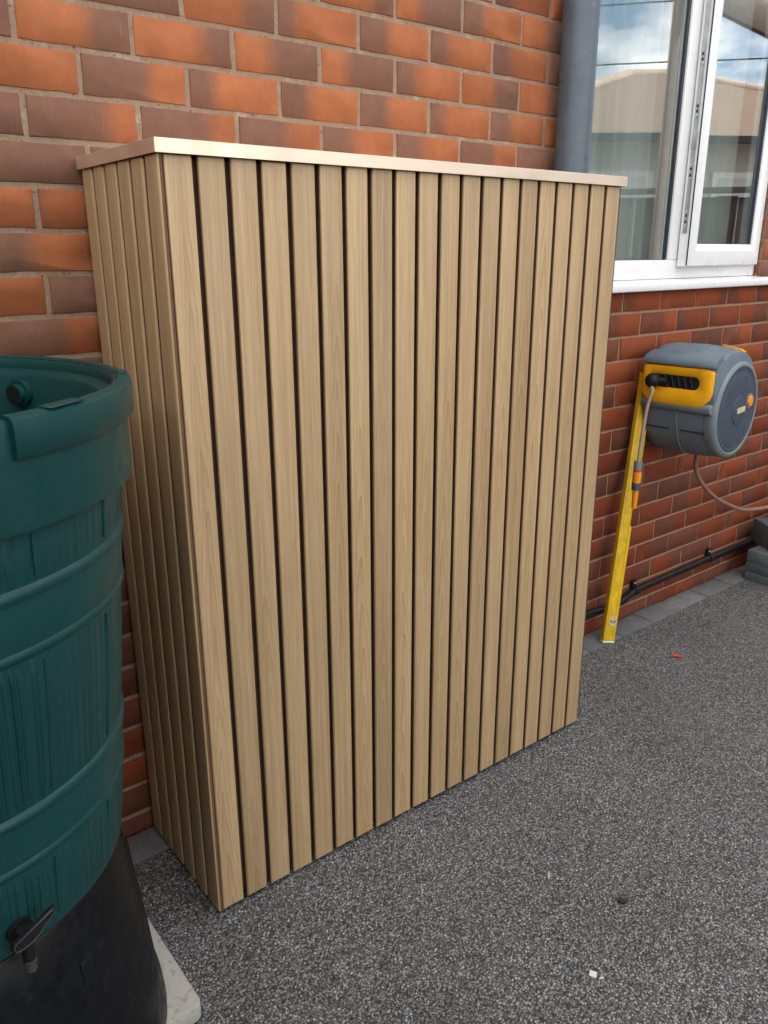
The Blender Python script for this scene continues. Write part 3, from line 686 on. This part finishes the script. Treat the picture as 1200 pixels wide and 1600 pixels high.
# lever: flat teardrop blade facing outwards, rising to the right
lv=[(-.034,-.010),(-.030,-.018),(-.018,-.021),(.002,-.018),(.018,-.010),(.052,.017),(.055,.022),(.052,.026),(.046,.025),(-.028,.0)]
def blade(sc_,x0_,x1_):
    bm=bmesh.new(); A=[];Bq=[]
    for u,v in lv:
        A.append(bm.verts.new(T_((x0_,u*sc_,zt-Z0b+.012+v*sc_)))); Bq.append(bm.verts.new(T_((x1_,u*sc_,zt-Z0b+.012+v*sc_))))
    n=len(lv)
    for k in range(n): bm.faces.new((A[k],A[(k+1)%n],Bq[(k+1)%n],Bq[k]))
    bm.faces.new(A[::-1]); bm.faces.new(Bq); bmesh.ops.recalc_face_normals(bm,faces=bm.faces); return bm
bm=blade(1.0,rt+.036,rt+.047); bev(bm,.0016,1,angle=50); bm_obj('lever',bm,m_blackm,tapo,smooth=40)
bm=bmesh.new(); tube(bm,[T_((rt+.048,u*.9,zt-Z0b+.012+v*.9)) for u,v in lv+[lv[0]]],.0009,6); bm_obj('lever_rib',bm,m_edge,tapo,smooth=60)
# torn sticker under the collar
bm=bmesh.new(); a=math.radians(-22)
pts=[(0,0),(.012,.003),(.016,-.004),(.011,-.010),(.006,-.006),(.002,-.011)]
bm.faces.new([bm.verts.new(((.3545)*math.cos(a+u/.354),(.3545)*math.sin(a+u/.354),1.090-Z0b+v)) for u,v in pts]); bmesh.ops.solidify(bm,geom=list(bm.faces),thickness=.0006); bm_obj('torn_sticker',bm,m_paper,butt)

# ================================================================ HOSE REEL
HR=empty('hose_reel',(2.200,-.30,.882),0); tag(HR,'grey wall-mounted garden hose reel box with yellow handle frame below the window','hose reel')
HR.rotation_euler=(0,0,R(5.5))
# local frame: -x is the front with the handle, -y is the outer side with the round disc, wall is +y
Wd=.262
PF=[(-.176,.185),(-.181,.177),(-.181,.162),(-.187,.155),(-.193,.100),(-.188,.050),(-.178,.036),(-.176,.000),(-.170,-.04),(-.152,-.085),(-.122,-.130),(-.080,-.160),(-.030,-.176),(.020,-.176),(.070,-.162),(.115,-.132),(.148,-.090),(.168,-.035),(.172,.025),(.160,.085),(.132,.140),(.092,.182),(.045,.207),(-.01,.219),(-.08,.218),(-.14,.199)]
bm=bmesh.new(); rings=[]
cx_,cz_=-.005,.015
for s,y in ((.86,.0),(.925,.004),(.950,.016),(.982,.055),(1.,.090),(1.,.10),(1.006,.128),(1.006,.132),(1.,.16),(1.,.225),(.985,.250),(.95,.262)):
    rings.append([bm.verts.new((cx_+(u-cx_)*s,y,cz_+(v-cz_)*s)) for u,v in PF])
n=len(PF)
for a,b in zip(rings,rings[1:]):
    for k in range(n): bm.faces.new((a[k],a[(k+1)%n],b[(k+1)%n],b[k]))
bm.faces.new(rings[0]); bm.faces.new(rings[-1][::-1])
bm_obj('casing',bm,m_reel,HR,smooth=38)
# outer side ring and disc
def disc(bm,prof,n=72,cx=0,cz=0,sx=1.):
    """lathe about local -y: prof of (radius, y)"""
    rg=[[bm.verts.new((cx+r*sx*math.cos(2*PI*k/n),y,cz+r*math.sin(2*PI*k/n))) for k in range(n)] for r,y in prof]
    for a,b in zip(rg,rg[1:]):
        for k in range(n): bm.faces.new((a[k],a[(k+1)%n],b[(k+1)%n],b[k]))
    bm.faces.new(rg[-1])
bm=bmesh.new(); disc(bm,[(.170,.034),(.173,.018),(.172,.004),(.166,-.005),(.156,-.008),(.1515,-.006),(.1505,.000),(.1495,.004)]); bm_obj('side_ring',bm,m_reel2,HR,smooth=40)
bm=bmesh.new(); disc(bm,[(.1485,.004),(.1485,-.003),(.147,-.0055),(.140,-.0065),(.1365,-.0050),(.133,-.0064),(.10,-.0095),(.052,-.0115)]); bm_obj('side_disc',bm,m_disc,HR,smooth=40)
bm=bmesh.new(); disc(bm,[(.052,-.0112),(.051,-.0136),(.048,-.0142),(.02,-.0146)],48); bm_obj('hub',bm,m_disc,HR,smooth=40)
bm=bmesh.new(); add_box(bm,(-.022,-.0165,-.010),(.042,-.0145,.010)); bmesh.ops.recalc_face_normals(bm,faces=bm.faces); bev(bm,.006,3,[e for e in bm.edges if abs(e.verts[0].co.y-e.verts[1].co.y)>.001]); bm_obj('maker_badge',bm,m_cream,HR,rot=(0,R(-4),0),smooth=40)
bm=bmesh.new(); disc(bm,[(.026,-.009),(.027,-.0125),(.0255,-.0135),(.022,-.0135),(.020,-.011)],40,.080,.024); bm_obj('button_surround',bm,m_reel2,HR,smooth=40)
bm=bmesh.new(); disc(bm,[(.0195,-.010),(.0195,-.0165),(.0175,-.0185),(.008,-.0192)],40,.080,.024); bm_obj('release_button',bm,m_org,HR,smooth=40)
# front handle frame: rounded ring with a slot, standing proud of the casing
def rr_poly(y0,y1,z0,z1,r,nq=6):
    P=[]
    for cy,cz,a0 in ((y1-r,z1-r,0),(y0+r,z1-r,90),(y0+r,z0+r,180),(y1-r,z0+r,270)):
        for k in range(nq+1):
            a=R(a0+90*k/nq); P.append((cy+r*math.cos(a),cz+r*math.sin(a)))
    return P
def rr_poly4(y0,y1,z0,z1,rs_,nq=6):
    P=[]
    for (cy,cz,a0),r in zip(((y1,z1,0),(y0,z1,90),(y0,z0,180),(y1,z0,270)),rs_):
        cy+= -r if a0 in (0,270) else r; cz+= -r if a0 in (0,90) else r
        for k in range(nq+1):
            a=R(a0+90*k/nq); P.append((cy+r*math.cos(a),cz+r*math.sin(a)))
    return P
O1=rr_poly4(.006,.256,.033,.158,(.012,.018,.050,.040)); O1=[(y,z-.012*math.sin(PI*(y-.006)/.25) if z<.09 else z) for y,z in O1]
I1=rr_poly(.050,.232,.085,.127,.020)
def ring_panel(bm,O,I,xf,xb,bulge=.006):
    def X_(z): return xf
    oo=[bm.verts.new((xb,y,z)) for y,z in O]; o1=[bm.verts.new((xf+.004,y,z)) for y,z in O]
    mo=[((y*.93+.1305*.07),(z*.93+.097*.07)) for y,z in O]; o2=[bm.verts.new((xf-.001,y,z)) for y,z in mo]
    mi=[(.75*a[0]+.25*b[0],.75*a[1]+.25*b[1]) for a,b in zip(I,O)]; i2=[bm.verts.new((xf-.001,y,z)) for y,z in mi]
    i1=[bm.verts.new((xf+.006,y,z)) for y,z in I]; ii=[bm.verts.new((xb+.012,y,z)) for y,z in I]
    n=len(O)
    for a,b in ((oo,o1),(o1,o2),(o2,i2),(i2,i1),(i1,ii)):
        for k in range(n): bm.faces.new((a[k],a[(k+1)%n],b[(k+1)%n],b[k]))
bm=bmesh.new(); ring_panel(bm,O1,I1,-.203,-.183); bmesh.ops.recalc_face_normals(bm,faces=bm.faces); bm_obj('handle_frame',bm,m_yel,HR,smooth=40)
bm=bmesh.new(); add_box(bm,(-.1975,.046,.081),(-.1935,.236,.131)); bm_obj('hose_slot',bm,m_soil,HR)
for q in range(6):
    bm=bmesh.new(); tube(bm,[(-.1985,.072+.023*q,.088),(-.1985,.084+.023*q,.124)],.0045,8); bm_obj('slot_bristle',bm,m_blackm,HR,smooth=60)
# hood lip over the handle, seam, slots, top patch
bm=bmesh.new(); prism(bm,[(-.176,.159),(-.206,.161),(-.208,.167),(-.204,.180),(-.190,.190),(-.140,.2035),(-.140,.185)],.002,.258,'y'); bev(bm,.002,2,angle=50); bm_obj('hood',bm,m_reel,HR,smooth=40)
bm=bmesh.new(); prism(bm,[(-.150,.2000),(-.140,.2040),(-.07,.2225),(-.06,.2190)],.10,.16,'y'); bev(bm,.0015,1,angle=50); bm_obj('hood_rib',bm,m_reel,HR,smooth=40)
bm=bmesh.new(); prism(bm,[(-.176,.040),(-.197,.036),(-.200,.026),(-.196,.014),(-.184,.004),(-.170,.000)],.004,.258,'y'); bev(bm,.003,2,angle=40); bm_obj('lower_ledge',bm,m_reel2,HR,smooth=40)
bm=bmesh.new(); add_box(bm,(.010,.012,.205),(.056,.080,.213))
for v in bm.verts: v.co.z+=.16*(v.co.y-.012)-.28*max(0,v.co.x-.005)
bmesh.ops.recalc_face_normals(bm,faces=bm.faces); bev(bm,.002,2); bm_obj('top_catch',bm,m_yel,HR,smooth=40)
bm=bmesh.new(); add_box(bm,(-.1622,.030,-.0680),(-.1540,.118,-.0635)); add_box(bm,(-.1622,.160,-.0680),(-.1540,.246,-.0635)); bm_obj('vent_slot',bm,m_hole,HR)
bm=bmesh.new(); tube(bm,bez([(-.1775,.130,.030),(-.1725,.130,-.03),(-.154,.130,-.087),(-.122,.130,-.133),(-.080,.130,-.162)],5),.0022,6); bm_obj('seam',bm,m_reel2,HR,smooth=60)
bm=bmesh.new(); add_box(bm,(-.06,.258,-.12),(.08,.297,.10)); bmesh.ops.recalc_face_normals(bm,faces=bm.faces); bev(bm,.008,2); bm_obj('wall_bracket',bm,m_blackm,HR,smooth=40)
# stopper ball, hose end, connector, nozzle: the hose hangs down from the slot
Hi=HR.matrix_basis if False else (Matrix.Translation(HR.location)@Matrix.Rotation(R(5.5),4,'Z'))
HiI=Hi.inverted()
# (world positions converted to the reel's frame)
def L_(p): return HiI@Vector(p)
S0=Vector((-.225,.205,.106))
bm=bmesh.new(); bmesh.ops.create_uvsphere(bm,u_segments=24,v_segments=16,radius=.026); bm_obj('stopper_ball',bm,m_blackm,HR,tuple(S0),smooth=60)
bm=bmesh.new(); tube(bm,[S0+Vector((.005,-.01,.0)),S0+Vector((.012,-.045,.000))],[.014,.011],16); bm_obj('stopper_collar',bm,m_blackm,HR,smooth=40)

# ================================================================ SPIRIT LEVEL (leaning)
lv0=Vector((1.860,-.096,.003)); lv1=Vector((2.052,-.030,.995))
zax=(lv1-lv0).normalized(); xax=Vector((.95,-.31,0)); xax=(xax-zax*xax.dot(zax)).normalized(); yax=zax.cross(xax)
LM=Matrix((( xax.x,yax.x,zax.x,lv0.x),(xax.y,yax.y,zax.y,lv0.y),(xax.z,yax.z,zax.z,lv0.z),(0,0,0,1)))
LV=empty('spirit_level'); LV.matrix_world=LM; tag(LV,'long scuffed yellow spirit level leaning upright against the brick wall beside the cabinet','spirit level')
LL=(lv1-lv0).length
bm=bmesh.new(); prism(bm,[(-.0255,.006),(.0255,.006),(.0255,LL*.44),(.0155,LL*.44+.012),(.0155,LL*.66),(.0255,LL*.66+.012),(.0255,LL),(-.0255,LL)],-.011,.011,'y'); bev(bm,.0015,2); bm_obj('level_body',bm,m_yel2,LV,smooth=40)
box('end_cap',(-.026,-.0115,0),(.026,.0115,.0058),m_paper,LV,.001)
bm=bmesh.new(); add_box(bm,(-.0175,-.0125,.01),(-.0125,-.0112,LL-.01)); add_box(bm,(.0125,-.0125,.01),(.0150,-.0112,LL-.01)); bm_obj('web_rib',bm,m_yel2,LV)
bm=bmesh.new(); n=28
rg=[[bm.verts.new((.004+r*math.cos(2*PI*k/n),y,.085+1.15*r*math.sin(2*PI*k/n))) for k in range(n)] for r,y in ((.0175,-.0112),(.0165,-.0135),(.0140,-.0135),(.0125,-.0112))]
for a,b in zip(rg,rg[1:]):
    for k in range(n): bm.faces.new((a[k],a[(k+1)%n],b[(k+1)%n],b[k]))
bm.faces.new(rg[-1]); bm_obj('vial_ring',bm,m_cream,LV,smooth=40)
bm=bmesh.new(); tube(bm,[(-.006,-.0125,.085),(.014,-.0125,.085)],.005,12); bm_obj('vial',bm,worn('vial_liquid',(.30,.22,.12),.2,.1),LV,smooth=40)

# hose hanging from the reel to its connector and nozzle: part of the reel

Hp=[Hi@S0+Vector((-.012,0,-.006))]+[Vector(p) for p in ((1.944,-.128,.955),(1.936,-.122,.911),(1.928,-.120,.850),(1.924,-.119,.799),(1.918,-.119,.735),(1.916,-.119,.700))]
def wtube(name,pts,r,mat,n=16,sm_=60):
    bm=bmesh.new(); tube(bm,[L_(p) for p in pts],r,n); return bm_obj(name,bm,mat,HR,smooth=sm_)
wtube('hose_end',bez(Hp,6),.0062,m_hose)
def vt(z0,z1,r0,r1,nm,mat,n=20): return wtube(nm,[(1.9165-.004*(.70-z0),-.119,z0),(1.9165-.004*(.70-z1),-.119,z1)],[r0,r1],mat,n,40)
vt(.705,.676,.0150,.0155,'connector_nut',m_reel2,14)
vt(.676,.668,.0150,.0150,'connector_collar',m_red)
vt(.668,.628,.0160,.0150,'connector_body',m_org); vt(.628,.600,.0158,.0150,'connector_grip',m_disc,12); vt(.600,.531,.0118,.0085,'nozzle',m_org)
# feed hose looping from under the reel to the right
FH=bez([(2.285,-.125,.700),(2.325,-.105,.605),(2.41,-.100,.519),(2.521,-.098,.447),(2.633,-.096,.396),(2.746,-.098,.353),(2.870,-.10,.331),(2.99,-.11,.325),(3.15,-.14,.345),(3.30,-.16,.40)],8)
fh=bmesh.new(); tube(fh,[L_(p) for p in FH],.0085,12); bm_obj('feed_hose',fh,m_hose2,HR,smooth=60)

# ================================================================ BLACK CONDUIT on the wall foot
cb=empty('conduit',(2.5,-.02,.11)); tag(cb,'black plastic conduit clipped low along the brick wall above the grey edging','pipe')
cpts=bez([(1.30,-.024,.098),(1.60,-.024,.100),(1.80,-.024,.103),(1.93,-.026,.094),(1.99,-.028,.094),(2.06,-.028,.108),(2.15,-.022,.118),(2.42,-.021,.121),(2.66,-.021,.124),(2.93,-.021,.122),(3.5,-.021,.125)],6)
bm=bmesh.new(); tube(bm,[p-Vector((2.5,-.02,.11)) for p in cpts],.0138,20); bm_obj('conduit_tube',bm,m_cable,cb,smooth=60)
for x_,z_ in ((2.128,.117),(2.675,.124),(1.72,.102)):
    bm=bmesh.new(); tube(bm,[(x_-2.5-.012,-.002,z_-.11),(x_-2.5+.012,-.002,z_-.11)],.0172,18); add_box(bm,(x_-2.5-.011,.006,z_-.11+.008),(x_-2.5+.011,.019,z_-.11+.040)); bmesh.ops.recalc_face_normals(bm,faces=bm.faces)
    cl=bm_obj('clip',bm,m_blackm,cb,smooth=40)
    bm=bmesh.new(); bmesh.ops.create_icosphere(bm,subdivisions=2,radius=.0045); bm_obj('clip_screw',bm,m_screw,cl,(x_-2.5,.005,z_-.11+.029),smooth=60)

# ================================================================ STACKED CHARCOAL BLOCKS
def block(cx,cy,z0,L,W,H,rz,label,seed):
    r2=random.Random(seed); bm=bmesh.new(); add_box(bm,(-W/2,-L/2,0),(W/2,L/2,H))
    for v in bm.verts: v.co+=Vector([r2.uniform(-.0015,.0015) for _ in range(3)])*Vector((1,1,.3)).length/1.5
    bmesh.ops.recalc_face_normals(bm,faces=bm.faces); bev(bm,.0045,2)
    o=bm_obj('paving_block',bm,m_block,None,(cx,cy,z0),(0,0,rz),smooth=40); tag(o,label,'paving block','charcoal paving blocks stacked by the wall'); return o
block(2.906,-.196,.001,.20,.10,.0415,R(1.5),'bottom charcoal block of the near column of the stack, standing on the gravel',1)
block(2.905,-.195,.0430,.20,.10,.0435,R(-1),'dark middle block in the near column of the stacked charcoal blocks',2)
block(2.904,-.197,.0870,.20,.10,.056,R(-4),'blue-grey block third up in the near column, just below the overhanging thick one',3)
block(3.012,-.215,.001,.20,.10,.0415,R(-2),'bottom charcoal block of the rear column, hidden behind the near column',5)
block(3.012,-.214,.0430,.20,.10,.0435,R(1),'middle charcoal block of the rear column behind the near column',6)
block(3.012,-.215,.0870,.20,.10,.056,R(2),'upper charcoal block of the rear column under the overhanging thick one',7)
block(3.010,-.194,.1438,.25,.20,.105,R(-31),'thick grey topmost block lying askew across the stack at right edge',4)
# black rubble sack behind the blocks
bm=bmesh.new(); bmesh.ops.create_icosphere(bm,subdivisions=4,radius=1)
for v in bm.verts:
    p=v.co.copy(); t=(p.z+1)/2; k=1.0-.35*t**2+.05*math.sin(7*math.atan2(p.y,p.x)+3*p.z)+.03*math.sin(15*p.x+9*p.z)
    v.co=Vector((p.x*.20*k,p.y*.13*k,max(-.0,.45*t+.02*math.sin(9*p.x)*t)))
sk=bm_obj('rubble_sack',bm,m_sack,None,(3.335,-.165,.001),smooth=80); tag(sk,'black plastic sack standing against the wall behind the charcoal blocks','sack')

# ================================================================ CANOPY BEAM seen reflected in the sash
def sash_mirror(u,v,D):
    d=(_d+_r2*((u-600)/FPX)-_u2*((v-800)/FPX)); d.normalize(); p=CAM+d*D
    n=sash_e.to_3x3()@Vector((0,-1,0)); q=sash_e@Vector((0,.026,0)); return p-n*(2*(p-q).dot(n))
A=sash_mirror(1128,-12,6.2); Bv=sash_mirror(1215,30,6.0); D=(Bv-A)
wt=empty('canopy_beam',tuple((A+Bv)/2)); tag(wt,'pale beige sloping canopy beam with brown edge, reflected in the open sash','beam')
o_=(A+Bv)/2
bm=bmesh.new(); tube(bm,[A-D*1.5-o_,Bv+D*3-o_],.09,16); bm_obj('beam_tube',bm,m_tube,wt,smooth=60)
bm=bmesh.new(); tube(bm,[A-D*1.5-o_+Vector((0,0,-.10)),Bv+D*3-o_+Vector((0,0,-.10))],.02,8); bm_obj('beam_edge',bm,m_tubek,wt,smooth=60)
for e_ in (A-D*1.5,Bv+D*3):
    bm=bmesh.new(); tube(bm,[e_-o_,Vector((e_.x,e_.y,0))-o_],.04,12); bm_obj('post',bm,m_tube,wt,smooth=60)

# ================================================================ LITTER
def lit(name,pts,z,h,mat,loc,rz,label,cat,bend=0):
    bm=bmesh.new(); prism(bm,pts,0,h,'z')
    if bend:
        for v in bm.verts: v.co.z+=bend*abs(v.co.x)
    bev(bm,h*.2,1); o=bm_obj(name,bm,mat,None,(*loc,z),(0,0,rz)); tag(o,label,cat); return o
bm=bmesh.new(); tube(bm,[(-.0185,0,.0045),(-.012,0,.0045),(.005,0,.004),(.019,0,.003)],[.0052,.0045,.004,.0025],10)
add_box(bm,(-.012,-.0055,.003),(.004,.0055,.0045)); rp_=bm_obj('wall_plug',bm,m_red,None,(1.965,-.328,.002),(0,0,R(-58)),smooth=40); tag(rp_,'small red plastic wall plug lying on the grey gravel','wall plug')
lit('scrap',[(-.012,-.004),(-.004,-.008),(.006,-.006),(.013,-.001),(.008,.005),(.003,.003),(-.003,.008),(-.011,.005)],.002,.003,m_scrapk,(.832,-.915),R(-70),'small black plastic scrap lying on the gravel','scrap',.25)
lit('paper_scrap',[(-.008,-.007),(.007,-.008),(.008,.006),(-.006,.007)],.002,.0016,m_paper,(.619,-.996),R(35),'small square white paper scrap on the gravel in the foreground','scrap',.2)
lit('paper_scrap',[(-.005,-.0015),(.005,-.002),(.006,.001),(-.004,.0015)],.002,.0012,m_paper,(.626,-1.012),R(-20),'tiny white paper sliver beside the square white scrap','scrap')
lit('dry_leaf',[(-.016,-.001),(-.004,-.003),(.006,-.003),(.016,.001),(.004,.003),(-.006,.002)],.002,.001,m_straw,(.757,-.760),R(38),'small pale dry leaf fragment on gravel in front of cabinet','leaf',.3)
lit('dry_leaf',[(-.011,-.0008),(0,-.0022),(.011,0),(0,.0018)],.002,.001,m_straw,(.055,-.210),R(20),'thin pale leaf sliver between the cabinet side and the black stand','leaf',.3)

rg_=random.Random(5); V=[];F=[];ts=[]
def grit(x,y,z,r):
    n0=len(V); a=rg_.random()*6
    P=[(r,0,0),(0,r*.8,0),(-r*.9,.1*r,0),(0,-r*.8,0),(0,0,r*.7),(0,0,-r*.4)]
    for u,v_,w_ in P: V.append((x+u*math.cos(a)-v_*math.sin(a)+rg_.gauss(0,r*.12),y+u*math.sin(a)+v_*math.cos(a),z+w_+rg_.gauss(0,r*.1)))
    for f in ((0,1,4),(1,2,4),(2,3,4),(3,0,4),(1,0,5),(2,1,5),(3,2,5),(0,3,5)): F.append([n0+q for q in f])
for k in range(420):
    x=rg_.uniform(1.3,3.0) if k%3 else rg_.uniform(-.05,.4); y=-abs(rg_.gauss(0,.06))-.004; grit(x,y,.005,rg_.uniform(.001,.0028))
for k in range(260): grit(rg_.uniform(-.1,3.2),rg_.uniform(-2.2,-.12),.003,rg_.uniform(.0015,.0036))
for k in range(70): grit(rg_.uniform(-.20,-.05),rg_.uniform(-.60,-.2),.0415,rg_.uniform(.0008,.002))
me=bpy.data.meshes.new('loose_grit'); me.from_pydata(V,[],F); me.materials.append(m_gritm)
tag(link('loose_grit',me),'scattered pale and grey loose grit along the wall foot and on the gravel','grit',kind='stuff')

# ================================================================ SURROUNDINGS seen only as reflections and bounce light
def mir(x,y): return (x,-y+.08)
cx0,cy0=mir(8.0,5.24); cx1,cy1=mir(9.9,3.75)
ex=Vector((cx1-cx0,cy1-cy0,0)); ex.normalize(); nx_=Vector((ex.y,-ex.x,0))
if nx_.x<0: nx_=-nx_
NB=empty('bungalow',(cx0,cy0,0),math.atan2(ex.y,ex.x)); tag(NB,'neighbouring rendered house with hipped brown tiled roof, reflected in the window panes','house')
flip=1 if (Matrix.Rotation(-math.atan2(ex.y,ex.x),4,'Z')@nx_).y>0 else -1
def nbb(name,lo,hi,mat,par=NB,bv=0): 
    lo=list(lo);hi=list(hi)
    if flip<0: lo[1],hi[1]=-hi[1],-lo[1]
    return box(name,lo,hi,mat,par,bv)
nbb('wall',(-1.2,0,0),(6.,6,2.72),m_render)
def roofm():
    y=lambda v:v*flip
    bm=bmesh.new(); z0=2.72
    P=[(-1.6,-.4,z0),(6.4,-.4,z0),(6.4,6.4,z0),(-1.6,6.4,z0),(1.4,3,3.98),(3.6,3,3.98)]
    vs=[bm.verts.new((a,y(b),c)) for a,b,c in P]
    for f in ((0,1,5,4),(1,2,5),(2,3,4,5),(3,0,4),(3,2,1,0)): bm.faces.new([vs[i] for i in f])
    bm_obj('roof',bm,m_roof,NB)
    for a,b in ((0,4),(4,5),(5,1),(3,4),(2,5)):
        bm=bmesh.new(); tube(bm,[(P[a][0],y(P[a][1]),P[a][2]),(P[b][0],y(P[b][1]),P[b][2])],.07,8); bm_obj('ridge_tiles',bm,m_ridge,NB,smooth=60)
roofm()
nbb('gutter',(-1.65,-.5,2.64),(6.4,-.4,2.72),m_blackm)
for k,(a,b) in enumerate(((.05,.95),(1.10,2.05),(2.5,3.9))):
    wn=nbb('window',(a,-.06,1.35),(b,-.003,2.35),m_upvc)
    nbb('pane',(a+.07,-.075,1.42),((a+b)/2-.03,-.062,2.28),m_curtain2,wn); nbb('pane',((a+b)/2+.03,-.075,1.42),(b-.07,-.062,2.28),m_curtain2,wn)
fA=Vector(mir(4.1,3.75)); fB=Vector(mir(6.9,.0))
fv=(fB-fA); fl=fv.length; FN=empty('garden_fence',(fA.x,fA.y,0),math.atan2(fv.y,fv.x)); tag(FN,'dark weathered boarded garden fence in front of the neighbouring house, reflected in the window','fence')
bm=bmesh.new(); add_box(bm,(0,-.01,0),(.145,.01,1.80)); bmb=bpy.data.meshes.new('board'); bm.to_mesh(bmb); bm.free(); bmb.materials.append(m_fence)
nb_=int(fl/.15)
for k in range(-8,nb_+8): link('board',bmb,None,FN,(k*.15,.012*(k%2),random.uniform(-.01,.01)))
bm=bmesh.new(); add_box(bm,(-1.2,-.05,1.83),(fl+1.2,.05,1.87)); bm_obj('capping_rail',bm,m_fence,FN)
# second, taller house further along: seen in the opened sash
h2x,h2y=mir(13.5,4.0)
H2=empty('gable_house',(17,-21.0,0),R(20)); tag(H2,'pale two storey gabled house in the distance, seen only as a reflection','house')
box('wall',(-3,-3,0),(3,3,5.0),m_render,H2)
bm=bmesh.new(); prism(bm,[(-3.3,5.0),(3.3,5.0),(0,7.2)],-3.3,3.3,'x'); bm_obj('roof',bm,m_roof,H2)
# unseen board fence added at left to hold back light near the ground
GF=empty('shading_fence',(-1.12,-2.7,0),R(90)); tag(GF,'tall dark boarded fence added out of view at left to shade the water butt and cabinet side','fence')
for k in range(34): link('board',bmb,None,GF,(-2.5+k*.15,.022*(k%2),.12))
# overhead wires
def wire(p0,p1,sag,label):
    p0=Vector(p0);p1=Vector(p1); m_=[p0.lerp(p1,t)-Vector((0,0,sag*4*t*(1-t))) for t in [i/16 for i in range(17)]]
    c=(p0+p1)/2; bm=bmesh.new(); tube(bm,[q-c for q in m_],.008,6); o=bm_obj('overhead_wire',bm,m_cable,None,tuple(c),smooth=60); tag(o,label,'wire','overhead wires reflected in the window')
for k,(z,dz) in enumerate(((4.08,.12),(4.3,.15),(4.72,.2),(4.95,.25),(3.55,.05))):
    wire((3.0,-9.5,z),(12.5,1.6,z+dz),.25,['lowest','second','third','highest','thin low'][k]+' overhead wire reflected in the window panes')
